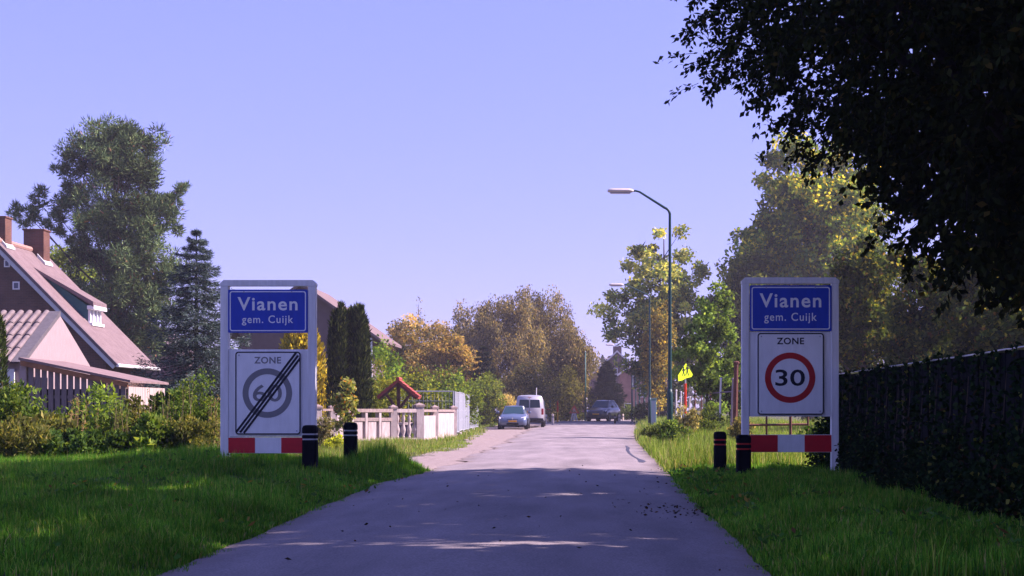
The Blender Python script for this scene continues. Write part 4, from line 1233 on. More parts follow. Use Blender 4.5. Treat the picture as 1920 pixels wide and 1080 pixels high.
rl = thing('fence_rail', 'grey horizontal rail joining the stakes at the right verge', 'rail', (PX(1340, 68), 68, 0))
MB().tube([(PX(1290, 72), 72, PZ(742, 72)), (PX(1349, 66.1), 66.1, PZ(736, 66.1)), (PX(1392, 64), 64, PZ(733, 64))], 0.035, 6).build('bar', M_DARKWOOD, rl)
# rusty tubular field gate behind the right sign
gD2 = 39.0
gate = thing('field_gate', 'rusty tubular field gate behind the right sign', 'gate', (PX(1455, gD2), gD2, 0))
for py in (735, 768, 797, 857):
    MB().tube([(PX(1398, gD2), gD2, PZ(py, gD2)), (PX(1518, gD2), gD2 + 0.4, PZ(py - 1, gD2))], 0.028, 6).build('bar', M_RUST, gate)
for px in (1400, 1439, 1484, 1517):
    MB().tube([(PX(px, gD2), gD2 + 0.2, 0.05), (PX(px, gD2), gD2 + 0.2, PZ(733, gD2))], 0.034 if px == 1484 else 0.024, 6).build('upright', M_RUST, gate)
# green utility cabinet
cD = 92.0
cb_ = thing('utility_cabinet', 'green street utility cabinet at the right verge', 'cabinet', (PX(1225, cD), cD, float(gz(PX(1225, cD), cD))))
M_CAB = mat('cabinet_green', (0.10, 0.24, 0.24), 0.5, var=0.08)
cx_ = PX(1225, cD); cz_ = float(gz(cx_, cD))
MB().box(cx_ - 0.17, cx_ + 0.17, cD, cD + 0.6, cz_, PZ(749, cD), 0.02).build('body', M_CAB, cb_)
MB().box(cx_ - 0.20, cx_ + 0.20, cD - 0.03, cD + 0.63, PZ(749, cD), PZ(747, cD), 0.01).build('lid', M_CAB, cb_)
MB().box(cx_ - 0.14, cx_ + 0.14, cD - 0.012, cD - 0.002, cz_ + 0.15, PZ(751, cD)).build('door', mat('cabinet_door', (0.30, 0.36, 0.40), 0.5), cb_)
# ------------------------------------------------------------------ vehicles
def lathe_wheel(root, x, y, r, w, side):
    t = MB().lathe([(r * 0.62, -w / 2), (r * 0.95, -w / 2), (r, -w / 2 + 0.03), (r, w / 2 - 0.03), (r * 0.95, w / 2), (r * 0.62, w / 2)], y, r, 20, x, axis='x')
    ty = link('wheel', t.mesh('wheel', mat('tyre', (0.012, 0.012, 0.014), 0.85), (0, 0, 0), False), None, root)
    rm = MB().lathe([(r * 0.64, -w * 0.36), (r * 0.64, w * 0.36)], y, r, 16, x, axis='x')
    link('rim', rm.mesh('rim', mat('alloy', (0.45, 0.46, 0.48), 0.35, metal=0.7), (0, 0, 0), False), None, ty)

def loft(stations, sect):
    vs = []; fs = []; n = None
    for s in stations:
        half = sect(s)
        ring = [(x, s[0], z) for x, z in half] + [(-x, s[0], z) for x, z in reversed(half[1:-1])]
        n = len(ring); vs += ring
    for i in range(len(stations) - 1):
        for k in range(n):
            fs.append((i * n + k, i * n + (k + 1) % n, (i + 1) * n + (k + 1) % n, (i + 1) * n + k))
    fs.append(tuple(range(n))); fs.append(tuple((len(stations) - 1) * n + k for k in range(n)))
    return MB().add(vs, fs)

def paint(name, c, metal=0.3):
    m = mat(name, c, 0.28, metal=metal, spec=0.5)
    m.node_tree.nodes['Principled BSDF'].inputs['Coat Weight'].default_value = 0.6
    return m

def hatchback(label, loc, rotz, body_m, H=1.48, W=1.78, L=4.2, tall=0.0, hl=(0.75, 0.76, 0.8)):
    z0 = float(gz(loc[0], loc[1]))
    if xl(loc[1]) < loc[0] < xr(loc[1]): z0 = float(zroad(loc[0], loc[1]))
    root = thing('parked_car', label, 'car', (loc[0], loc[1], z0 + 0.01), None, rotz if rotz else 1e-6)
    hw = W / 2; t = tall
    st = [(0.0, .32, .60 + t, hw * .70), (.07, .24, .70 + t, hw * .86), (.30, .20, .80 + t, hw * .95), (.95, .20, .94 + t, hw * .985), (1.35, .20, 1.0 + t, hw), (3.3, .20, 1.03 + t, hw), (3.9, .22, 1.02 + t, hw * .97), (L - .08, .28, .92 + t, hw * .9), (L, .36, .62 + t, hw * .82)]
    def sect(s):
        y, zb, zt, w = s; h = zt - zb
        return [(0, zb), (w * .86, zb), (w * .97, zb + .12 * h), (w, zb + .42 * h), (w * .985, zb + .7 * h), (w * .93, zb + .88 * h), (w * .78, zb + .985 * h), (0, zb + h * 1.03)]
    me = loft(st, sect).mesh('body', body_m, (0, 0, 0), True)
    link('body', me, None, root)
    # cabin: belt ring to roof ring
    zb, zr = .97 + t, H - .05
    bF, bR, rF, rR = 1.02, L - .12, 1.85, L - .72
    bw, rw = hw * .86, hw * .64
    cab = bmesh.new()
    ring = []
    for (x, y, z) in ((-bw * .9, bF, zb - .03), (bw * .9, bF, zb - .03), (bw, bF + .9, zb), (bw, bR - .5, zb), (bw * .9, bR, zb), (-bw * .9, bR, zb), (-bw, bR - .5, zb), (-bw, bF + .9, zb)):
        ring.append(cab.verts.new((x, y, z)))
    top = []
    for (x, y, z) in ((-rw * .92, rF, zr), (rw * .92, rF, zr), (rw, rF + .45, zr + .03), (rw, rR - .3, zr + .02), (rw * .9, rR, zr - .02), (-rw * .9, rR, zr - .02), (-rw, rR - .3, zr + .02), (-rw, rF + .45, zr + .03)):
        top.append(cab.verts.new((x, y, z)))
    n = 8
    for k in range(n):
        cab.faces.new((ring[k], ring[(k + 1) % n], top[(k + 1) % n], top[k]))
    mid = [cab.verts.new((0, rF + .35, H)), cab.verts.new((0, rR - .3, H))]
    cab.faces.new((top[0], top[1], mid[0])); cab.faces.new((top[1], top[2], mid[0])); cab.faces.new((top[2], top[3], mid[1], mid[0]))
    cab.faces.new((top[3], top[4], mid[1])); cab.faces.new((top[4], top[5], mid[1])); cab.faces.new((top[5], top[6], mid[1])); cab.faces.new((top[6], top[7], mid[0], mid[1])); cab.faces.new((top[7], top[0], mid[0]))
    m = MB().bm(cab); 
    tv = [v.co.copy() for v in ring], [v.co.copy() for v in top]
    cab.free()
    link('cabin', m.mesh('cabin', body_m, (0, 0, 0), False), None, root)
    rg, tp = tv
    def glass(nm, a, b, c, d, ins=0.09, push=0.012):
        ce = (a + b + c + d) / 4
        nn = (b - a).cross(d - a).normalized()
        if nn.dot(ce - Vector((0, 2.6, zb))) < 0: nn = -nn
        q = [p.lerp(ce, ins) + nn * push for p in (a, b, c, d)]
        q2 = [p - nn * 0.008 for p in q]
        link(nm, MB().add(q + q2, [(0, 1, 2, 3), (7, 6, 5, 4), (0, 4, 5, 1), (1, 5, 6, 2), (2, 6, 7, 3), (3, 7, 4, 0)]).mesh(nm, M_CARGLASS), None, root)
    glass('windscreen', rg[0], rg[1], tp[1], tp[0], 0.08)
    glass('rear_window', rg[5], rg[4], tp[4], tp[5], 0.12)
    for s in (1, -1):
        k = (2, 3) if s > 0 else (7, 6)
        kf = 1 if s > 0 else 0
        glass('side_window', rg[k[0]], rg[k[1]], tp[k[1]], tp[k[0]], 0.10)
        glass('side_window', rg[kf], rg[k[0]], tp[k[0]], tp[kf], 0.16)
        kr = 4 if s > 0 else 5
        glass('side_window', rg[k[1]], rg[kr], tp[kr], tp[k[1]], 0.2)
        # headlight, fog recess, mirror, wheels
        hlm = mat('headlamp', hl, 0.15, spec=0.7)
        h = MB().add([(s * hw * .52, .045, .60 + t), (s * hw * .86, .14, .66 + t), (s * hw * .93, .36, .80 + t), (s * hw * .60, .13, .74 + t),
                      (s * hw * .52, .10, .60 + t), (s * hw * .80, .25, .66 + t), (s * hw * .84, .42, .78 + t), (s * hw * .60, .25, .72 + t)],
                     [(0, 1, 2, 3), (4, 7, 6, 5), (0, 4, 5, 1), (1, 5, 6, 2), (2, 6, 7, 3), (3, 7, 4, 0)])
        for i, v in enumerate(h.v): h.v[i] = (v[0], v[1] - 0.03, v[2])
        link('headlight', h.mesh('headlight', hlm), None, root)
        link('fog_light', MB().box(s * hw * .62 - .10, s * hw * .62 + .10, .035, .12, .34, .45, .01).mesh('fog_light', M_BLACKPL), None, root)
        link('mirror', MB().box(s * (hw + .07) - .10, s * (hw + .07) + .10, 1.22, 1.34, zb + .0, zb + .16, .03).mesh('mirror', body_m), None, root)
        link('tail_light', MB().box(s * hw * .8 - .1, s * hw * .8 + .1, L - .06, L + .01, .75 + t, .95 + t, .02).mesh('tail_light', mat('tail_red', (.4, .01, .02), .3)), None, root)
        for yy in (.78, L - .75):
            lathe_wheel(root, s * (hw - .115), yy, .315, .21, s)
            arch = MB().lathe([(.37, -.02), (.37, .016)], yy, .33, 18, s * (hw - .002), axis='x')
            link('wheel_arch', arch.mesh('wheel_arch', M_BLACKPL), None, root)
    link('grille', MB().box(-hw * .42, hw * .42, .0, .1, .27, .42, .02).mesh('grille', M_BLACKPL), None, root)
    link('upper_grille', MB().box(-hw * .38, hw * .38, -.002, .1, .60 + t, .64 + t, .008).mesh('upper_grille', M_BLACKPL), None, root)
    link('number_plate', MB().box(-.26, .26, -.03, .02, .45 + t * .5, .56 + t * .5, .004).mesh('number_plate', M_PLATE), None, root)
    em = MB().prism([(0, .60), (.05, .68), (0, .76), (-.05, .68)], -.012, .03)
    e = link('emblem', em.mesh('emblem', mat('chrome', (.75, .75, .78), .15, metal=1.0)), None, root); e.location.z = t + 0.0
    link('bumper_lip', MB().box(-hw * .86, hw * .86, .03, .3, .19, .25, .02).mesh('bumper_lip', M_BLACKPL), None, root)
    return root

M_CARGLASS = mat('car_glass', (0.02, 0.05, 0.07), 0.1, spec=0.25)
M_BLACKPL = mat('black_plastic', (0.012, 0.012, 0.016), 0.6)
M_PLATE = mat('yellow_plate', (0.62, 0.30, 0.02), 0.5)
P_SILVER = paint('silver_blue_paint', (0.10, 0.13, 0.22), 0.3)
P_NAVY = paint('dark_grey_paint', (0.015, 0.018, 0.03), 0.1)
P_VAN = paint('silver_van_paint', (0.42, 0.42, 0.48), 0.15)
hatchback('silver blue hatchback parked facing us on the left shoulder', (PX(963, 100), 98.6), 0, P_SILVER, 1.48, 1.84)
hatchback('dark grey car coming towards us in the middle of the street', (PX(1117, 126), 124.0), R(-17), P_NAVY, 1.66, 1.80, 4.1, 0.10, (0.85, 0.85, 0.9))

# van seen from behind
vD = 104.5
vx = PX(993, vD)
van = thing('parked_van', 'silver panel van seen from behind, parked beyond the silver blue hatchback', 'van', (vx, vD, float(gz(vx, vD)) + 0.01), None, 1e-6)
vw, vh, vl = 0.92, 2.12, 4.7
st = [(0.0, .42, 1.0), (.12, .38, 1.0), (3.3, .34, 1.0), (3.9, .34, .99), (4.6, .36, .95), (vl, .45, .8)]
def vsect(s):
    y, zb, k = s
    zt = vh if y < 3.0 else (vh - 0.15 if y < 3.6 else (1.25 if y < 4.2 else (1.0 if y < 4.65 else .8)))
    if y == 0.0: zt -= .05
    w = vw * k; h = zt - zb
    return [(0, zb), (w * .93, zb), (w, zb + .1 * h), (w, zb + .45 * h), (w * .97, zb + .62 * h), (w * .90, zb + .9 * h), (w * .82, zb + .975 * h), (w * .6, zb + h), (0, zb + h * 1.012)]
link('body', loft(st, vsect).mesh('body', P_VAN, (0, 0, 0), True), None, van)
for s in (-1, 1):
    x0, x1 = (.03, .70) if s > 0 else (-.70, -.03)
    link('rear_window', MB().add([(x0, -.012, 1.30), (x1, -.012, 1.30), (x1 - (.05 if s > 0 else 0), -.012, 1.83), (x0 + (.05 if s < 0 else 0), -.012, 1.83), (x0, .02, 1.30), (x1, .02, 1.30), (x1 - (.05 if s > 0 else 0), .02, 1.83), (x0 + (.05 if s < 0 else 0), .02, 1.83)],
         [(0, 1, 2, 3), (7, 6, 5, 4), (0, 4, 5, 1), (1, 5, 6, 2), (2, 6, 7, 3), (3, 7, 4, 0)]).mesh('rear_window', M_CARGLASS), None, van)
    link('tail_light', MB().box(s * .84 - .07, s * .84 + .07, -.02, .1, .85, 1.25, .015).mesh('tail_light', mat('tail_red', (.4, .01, .02), .3)), None, van)
    link('side_panel_glass', MB().box(s * .9 - .02, s * .9 + .02, 2.4, 3.4, 1.30, 1.75, .01).mesh('side_panel_glass', M_CARGLASS), None, van)
    for yy in (.85, 3.75):
        lathe_wheel(van, s * (vw - .10), yy, .33, .21, s)
        link('wheel_arch', MB().lathe([(.39, -.02), (.39, .012)], yy, .34, 18, s * (vw - .0), axis='x').mesh('wheel_arch', M_BLACKPL), None, van)
link('rear_bumper', MB().box(-vw * .98, vw * .98, -.06, .15, .36, .62, .03).mesh('rear_bumper', M_BLACKPL), None, van)
link('door_seam', MB().box(-.008, .008, -.006, .02, .64, 1.95).mesh('door_seam', M_BLACKPL), None, van)
link('number_plate', MB().box(-.45, .05, -.02, .01, .98, 1.09, .004).mesh('number_plate', M_PLATE), None, van)
link('brake_light', MB().box(-.12, .12, -.018, .03, 1.97, 2.0, .004).mesh('brake_light', mat('tail_red', (.4, .01, .02), .3)), None, van)
link('roof_mast', MB().tube([(.42, .5, 2.1), (.43, .5, 2.62)], .025, 6).mesh('roof_mast', M_WHITE), None, van)

# ------------------------------------------------------------------ far street furniture
def short_post(px, D, top, r, m, label, bot=None):
    X0 = PX(px, D); z0 = float(gz(X0, D)) if not (xl(D) < X0 < xr(D)) else float(zroad(X0, D))
    root = thing('road_post', label, 'post', (X0, D, z0), 'short posts at the road edges')
    H = PZ(top, D) - z0
    link('shaft', MB().lathe([(r, -0.1), (r, H - 0.08), (r * 0.8, H - 0.02), (r * .4, H)], 0, 0, 8).mesh('shaft', m), None, root)
    link('band', MB().lathe([(r * 1.06, H - .28), (r * 1.06, H - .16)], 0, 0, 8).mesh('band', M_GREY), None, root)
M_POSTW = mat('cream_post', (0.62, 0.52, 0.45), 0.8, var=0.15)
short_post(1036.5, 113, 776, 0.085, M_POSTW, 'cream post right of the parked van')
short_post(1024, 118, 777, 0.08, M_POSTW, 'fainter cream post directly behind the parked van')
short_post(1161.5, 122, 777, 0.085, M_POSTW, 'cream post right of the dark grey car')
short_post(1153, 116, 777, 0.075, M_BARKD, 'dark post between the dark grey car and a cream post')
short_post(1168, 136, 776, 0.08, M_POSTW, 'farthest cream post right of the dark grey car')
# red and yellow marker post
mk = thing('marker_post', 'tall red and yellow marker post beside the far hedge', 'post', (PX(1045.5, 122), 122, float(gz(PX(1045.5, 122), 122))))
mx_ = PX(1045.5, 122); mz = float(gz(mx_, 122))
MB().tube([(mx_, 122, mz - .1), (mx_, 122, PZ(772, 122))], 0.07, 8).build('yellow_base', mat('marker_yellow', (0.65, 0.33, 0.01), 0.5), mk)
MB().tube([(mx_, 122, PZ(772, 122)), (mx_, 122, PZ(751, 122))], 0.074, 8).build('red_shaft', mat('traffic_red', (0.62, 0.04, 0.01), 0.5, var=0.1), mk)
MB().lathe([(0.076, 0), (0.05, 0.05), (0.02, 0.06)], mx_, 122, 8, PZ(751, 122)).build('cap', mat('traffic_red', (0.62, 0.04, 0.01), 0.5), mk)
# small red letter box
rb = thing('letter_box', 'small red box on a thin post left of the marker post', 'letter box', (PX(1028.5, 124), 124, float(gz(PX(1028.5, 124), 124))))
bx_ = PX(1028.5, 124)
MB().box(bx_ - .15, bx_ + .15, 124, 124.25, PZ(776, 124), PZ(766, 124), .03).build('box', mat('letter_red', (0.55, 0.02, 0.02), 0.5), rb)
MB().tube([(bx_, 124.12, 0.1), (bx_, 124.12, PZ(776, 124))], .035, 6).build('stand', M_GALV, rb)
# triangular roadworks sign
rD = 127.0; rx0 = PX(1076.5, rD); rz0 = float(gz(rx0, rD))
rs = thing('roadworks_sign', 'red-bordered triangular sign on white legs beside the far verge', 'road sign', (rx0, rD, rz0))
tri = [(rx0 - .42, PZ(775, rD)), (rx0 + .42, PZ(775, rD)), (rx0, PZ(758, rD))]
tp_ = MB().prism(tri, rD, rD + .03).build('panel', mat('sign_orange_red', (0.70, 0.10, 0.06), 0.5), rs)
MB().prism([(rx0 - .22, PZ(773.4, rD)), (rx0 + .22, PZ(773.4, rD)), (rx0, PZ(764, rD))], rD - .008, rD - .001).build('centre', mat('pale_salmon', (0.75, 0.42, 0.32), 0.5), tp_)
for s in (-1, 1):
    MB().tube([(rx0 + s * .12, rD + .02, PZ(775, rD)), (rx0 + s * .26, rD - .1, rz0)], .045, 6).build('leg', M_WHITE, rs)
MB().box(rx0 - .1, rx0 + .1, rD + .01, rD + .04, rz0 + .15, PZ(774, rD)).build('board', M_WHITE, rs)
# slim green poles on the left of the far street
def slim_pole(px, D, top, label):
    X0 = PX(px, D); z0 = float(gz(X0, D))
    p = thing('green_pole', label, 'pole', (X0, D, z0), 'slim green poles on the left of the far street')
    H = PZ(top, D) - z0
    link('shaft', MB().tube([(0, 0, -.1), (0, 0, H * .4), (0, 0, H)], [.075, .065, .05], 8).mesh('shaft', mat('teal_pole', (0.02, 0.10, 0.09), 0.5), (0, 0, 0), True), None, p)
    link('cap', MB().lathe([(.055, 0), (.055, .05), (.02, .08)], 0, 0, 8, H).mesh('cap', M_GALV), None, p)
slim_pole(1097.5, 128, 660, 'tall slim green pole left of the dark grey car')
slim_pole(1031.5, 125, 745, 'short slim green pole between van and red marker post')
slim_pole(1185, 128, 700, 'slim green pole in front of the far pink brick wall')

# ------------------------------------------------------------------ far houses
M_FARROOF = tile_roof_mat('dark_far_roof', (0.11, 0.085, 0.10), (0.07, 0.055, 0.07), 'X')
M_FARBRICK = brick_mat('far_red_brick', (0.36, 0.19, 0.15), (0.30, 0.155, 0.13), (0.34, 0.25, 0.22))
def far_house(name, label, D, dep, apex, le, re, lwall, rwall, wins, wall_m, roof_m, verge_m, chim=None):
    ax, az = PX(apex[0], D), PZ(apex[1], D)
    lx, lz = PX(le[0], D), PZ(le[1], D); rx, rz = PX(re[0], D), PZ(re[1], D)
    root = thing(name, label, 'house', (ax, D, float(gz(ax, D))))
    kl = (az - lz) / (ax - lx); kr = (az - rz) / (rx - ax)
    lw, rw_ = PX(lwall, D), PX(rwall, D)
    MB().prism([(lw, 0), (lw, az - (ax - lw) * kl - .2), (ax, az - .2), (rw_, az - (rw_ - ax) * kr - .2), (rw_, 0)], D, D + dep).build('wall', wall_m, root)
    r = MB().prism([(lx, lz), (ax, az), (rx, rz), (rx, rz - .15), (ax, az - .18), (lx, lz - .15)], D - .25, D + dep + .25).build('roof', roof_m, root)
    for (x, z) in ((lx, lz), (rx, rz)):
        MB().prism([(x, z + .01), (ax, az + .01), (ax, az - .22), (x, z - .22)], D - .33, D - .255).build('verge_board', verge_m, r)
    for (a, b, c, d_) in wins:
        x0, x1, z0, z1 = PX(a, D), PX(c, D), PZ(d_, D), PZ(b, D)
        wn = MB().box(x0, x1, D - .05, D + .05, z0, z1).build('window', M_WHITE, root)
        MB().box(x0 + .08, x1 - .08, D - .06, D - .052, z0 + .08, z1 - .08).build('pane', M_GLASS, wn)
    if chim:
        a, c, t = chim
        MB().box(PX(a, D), PX(c, D), D + 2, D + 2.8, az - 1.2, PZ(t, D)).build('chimney', wall_m, r)
    return root
M_VERGEWHITE = mat('white_verge', (0.75, 0.70, 0.70), 0.6)  # white verge boards of the far houses
far_house('far_house', 'far brick house with dark roof and white verge boards at the street end', 190, 12, (1157, 657), (1098, 712), (1212, 708), 1104, 1206,
          [(1150, 690, 1158, 702), (1166, 676, 1172, 684)], brick_mat('mauve_brick', (0.20, 0.13, 0.13), (0.17, 0.11, 0.11), (0.2, 0.16, 0.16)), M_FARROOF, M_VERGEWHITE, (1150, 1166, 648))
far_house('far_house', 'pinkish brick gable house right of the dark conifer at the street end', 172, 11, (1212, 667), (1157, 702), (1266, 702), 1162, 1262,
          [(1186, 704, 1193, 730), (1170, 756, 1186, 768), (1200, 720, 1212, 745)], M_FARBRICK, M_FARROOF, M_VERGEWHITE)
far_house('far_house', 'low dark brick house behind the birches at the left of the street end', 165, 10, (1040, 690), (985, 722), (1100, 724), 990, 1096,
          [(1056, 735, 1064, 750), (1083, 728, 1090, 760)], brick_mat('dark_far_brick', (0.16, 0.09, 0.09), (0.12, 0.07, 0.07), (0.15, 0.12, 0.12)), M_FARROOF, M_VERGED)
# roof sliding down behind the golden birch
rbD = 128.0
hb_ = thing('hidden_house', 'brown roof showing between golden shrubs and birches', 'house', (PX(850, rbD), rbD, 0))
MB().prism([(PX(770, rbD), PZ(700, rbD)), (PX(838, rbD), PZ(652, rbD)), (PX(900, rbD), PZ(694, rbD)), (PX(900, rbD), PZ(700, rbD)), (PX(838, rbD), PZ(658, rbD)), (PX(770, rbD), PZ(706, rbD))], rbD - .3, rbD + 8).build('roof', M_FARROOF, hb_)
MB().prism([(PX(776, rbD), 0), (PX(776, rbD), PZ(703, rbD)), (PX(838, rbD), PZ(660, rbD)), (PX(894, rbD), PZ(697, rbD)), (PX(894, rbD), 0)], rbD, rbD + 7.5).build('wall', mat('far_brown_wall', (0.24, 0.16, 0.14), 0.9, var=0.15), hb_)

# ------------------------------------------------------------------ vegetation, left
# tall pine
def pine(label):
    D = 86.0; s = D / FPX
    X0 = PX(218, D); z0 = float(gz(X0, D))
    root = thing('pine_tree', label, 'tree', (X0, D, z0))
    prof_t = [222, 250, 300, 350, 400, 450, 500, 550, 600, 640]
    prof_h = [22, 62, 92, 100, 108, 112, 118, 116, 100, 70]
    cen = [210, 212, 208, 212, 218, 222, 222, 225, 222, 220]
    cl = []
    for i in range(125):
        py = rng.uniform(236, 645); w = np.interp(py, prof_t, prof_h); c = np.interp(py, prof_t, cen)
        a = rng.uniform(0, 6.283); q = math.sqrt(rng.uniform(0.10, 1.0)) * 0.93
        ctr = np.array([PX(c, D) + math.cos(a) * q * w * s, D + math.sin(a) * q * w * s * 0.9, PZ(py, D)])
        for _ in range(7):
            cl.append(tuple(ctr + rng.normal(0, 1, 3) * np.array([.44, .44, .28])))
    main = len(cl)
    # long side boughs
    for pts in ([(130, 452), (112, 440), (98, 430), (86, 420), (78, 405), (72, 388), (76, 372), (74, 356), (60, 410), (46, 420), (36, 405), (34, 392), (58, 395), (100, 400), (116, 415), (122, 380), (135, 378)],
                [(310, 380), (322, 372), (334, 358), (340, 350), (328, 378), (318, 390)], [(300, 440), (322, 432), (330, 428)], [(140, 300), (122, 312), (118, 325), (130, 290), (122, 345)]):
        for (px, py) in pts:
            for _ in range(2):
                cl.append((PX(px + rng.normal(0, 3), D), D + rng.normal(0, 0.5), PZ(py + rng.normal(0, 3), D)))
    cl = np.array(cl)
    m = len(cl); per = 100
    cr = np.where(np.arange(m) < main, rng.uniform(0.36, 0.66, m), rng.uniform(0.22, 0.34, m))
    k = np.repeat(np.arange(m), per)
    u_ = unit(rng.normal(size=(m * per, 3)))
    P = cl[k] + u_ * (cr[k] * rng.uniform(0, 0.75, m * per) ** 0.6)[:, None]
    A = unit(u_ + np.array([0.0, 0, 0.55]))
    cb = np.repeat(rng.normal(0, 1, m // 7 + 1), 7)[:m]
    c = palette([(0.060, 0.098, 0.045), (0.10, 0.15, 0.062), (0.17, 0.22, 0.09), (0.26, 0.14, 0.08)], [4, 4, 2.2, 0.22], m * per) * (1 + 0.28 * cb[k])[:, None].clip(.4, 1.8)
    V, F, C = needles(P - np.array(root.location), 0.26 * rng.uniform(.7, 1.3, m * per), 0.065, A, 0.35, c)
    link('crown', np_mesh('crown', V, [F], C, NEEDLE), None, root)
    tb = MB()
    o = Vector(root.location)
    top = Vector((PX(212, D), D, PZ(235, D))) - o
    limb_tubes(tb, Vector((0, 0, -.2)), top, [Vector(cl[i]) - o for i in range(0, m, 9)], 0.17, 7, 0.05)
    link('trunk', tb.mesh('trunk', M_BARK, (0, 0, 0), True), None, root)
pine('tall rounded pine towering behind the left house')
SPR = [(0.04, 0.065, 0.055), (0.08, 0.115, 0.105), (0.16, 0.20, 0.19)]
conifer_boughs('blue_spruce', 'bluish spruce with pointed top left of the left sign', PX(368, 58), 58, PZ(432, 58), 2.75, 28, 14, 260, SPR, [4, 4, 2.2], nl=0.14, nw=0.032, shape=0.72, zlow=0.03, droop=0.34, bough_w=.5)
YEW = [(0.016, 0.026, 0.010), (0.040, 0.058, 0.016), (0.12, 0.14, 0.035)]
for (px, D, top, r, lab) in ((634, 64, 564, 0.42, 'tallest dark columnar yew, left of the clump behind the second bollard'), (655, 64.6, 571, 0.42, 'middle dark columnar yew of the clump behind the second bollard'), (676, 64.3, 578, 0.40, 'lowest dark columnar yew, right of the clump behind the second bollard')):
    column_conifer('columnar_yew', lab, PX(px, D), D, PZ(top, D), r, 9000, YEW, [4, 4, 2], nl=0.20, nw=0.045, spires=5, group='dark columnar yews')
GOLDC = [(0.55, 0.42, 0.03), (0.42, 0.35, 0.035), (0.2, 0.2, 0.035), (0.65, 0.50, 0.04)]
column_conifer('golden_conifer', 'bright golden conifer seen beside and through the left sign', PX(566, 66), 66, PZ(616, 66), 1.25, 9000, GOLDC, [3, 3, 1.4, 2], nl=0.22, nw=0.09, spires=7, taper=((0, .2, .6, .85, 1), (1, 1.05, .85, .5, .1)), lumps=0.3)
column_conifer('cypress', 'narrow bright green cypress at the left picture edge', PX(-8, 40), 40, PZ(590, 40), 0.26, 3500, [(0.05, 0.08, 0.02), (0.10, 0.13, 0.03)], [2, 1], nl=0.14, nw=0.04, spires=1)
tree('broadleaf_tree', 'yellowish green tree showing just above the left roof', 96, 130, 462, 78, 640, nclump=70, per=130, leaf=(0.22, 0.14), pal=[OLIVE, G_LIGHT, G_YEL], wts=[3, 2, 2], trunk_r=.15, crad=.8)
tree('broadleaf_tree', 'olive tree filling the gap right of the blue spruce', 100, 440, 640, 60, 770, nclump=50, per=110, leaf=(0.2, 0.12), pal=[G_DARK, G_MID, GREYG], wts=[3, 2, 2], trunk_r=.12, crad=.8)
# shrubs of the left hedge
HEDGE = [(0.05, 0.065, 0.018), (0.085, 0.10, 0.026), (0.15, 0.15, 0.035), (0.17, 0.10, 0.035), (0.03, 0.045, 0.016)]
hs = [(22, 33.5, 742, 1.0, 'leafy shrub at the left picture edge below the cypress'), (78, 33.0, 790, .8, 'low shrub in front of the concrete garden pillar'), (140, 37.5, 768, .8, 'shrub just right of the concrete garden pillar'),
      (205, 36.0, 770, .85, 'brownish shrub in front of the grey plank shed'), (262, 36.5, 752, .9, 'shrub in front of the pale shed wall'), (318, 37, 745, .9, 'dense shrub below the pale shed wall corner'), (372, 36, 748, .85, 'tall shrub nearest the left sign post, below the spruce'), (30, 31.5, 808, .9, 'low shaded shrub at the left edge of the grass'), (150, 32.0, 812, 1.0, 'low spreading shrub at the foot of the left hedge'), (270, 33.5, 800, 1.0, 'low dark shrub at the back of the left lawn'), (352, 33.5, 795, .9, 'low dark shrub behind the left sign post'), (415, 38, 790, .8, 'shrub seen behind the left sign post')]
PALS = [[(0.05, 0.075, 0.02), (0.10, 0.13, 0.03), (0.17, 0.18, 0.045)], [(0.075, 0.075, 0.025), (0.12, 0.11, 0.04), (0.20, 0.15, 0.06)], [(0.035, 0.06, 0.02), (0.065, 0.095, 0.028), (0.11, 0.14, 0.04)], [(0.09, 0.11, 0.025), (0.16, 0.18, 0.04), (0.24, 0.22, 0.06)]]
LEAFS = [(0.10, 0.06), (0.13, 0.035), (0.075, 0.04), (0.16, 0.085)]
for q, (px, D, top, r, lab) in enumerate(hs):
    X0 = PX(px, D); h = PZ(top, D) - float(gz(X0, D))
    shrub('hedge_shrub', lab, X0, D, r * .95, r * .75, h * (1.2, 1.1, 1.1, 1.0, .95, 1.05, 1.2, 1.1, 1.1, 1.0, 1.15, 1.1)[q], 3400 if q % 4 == 3 else 4800, LEAFS[(q * 3) % 4], PALS[(q * 5 + q // 3) % 4], [3, 3, 1.3], 'shrubs of the left hedge', up=0.6, clumps=24, gain=1.15)
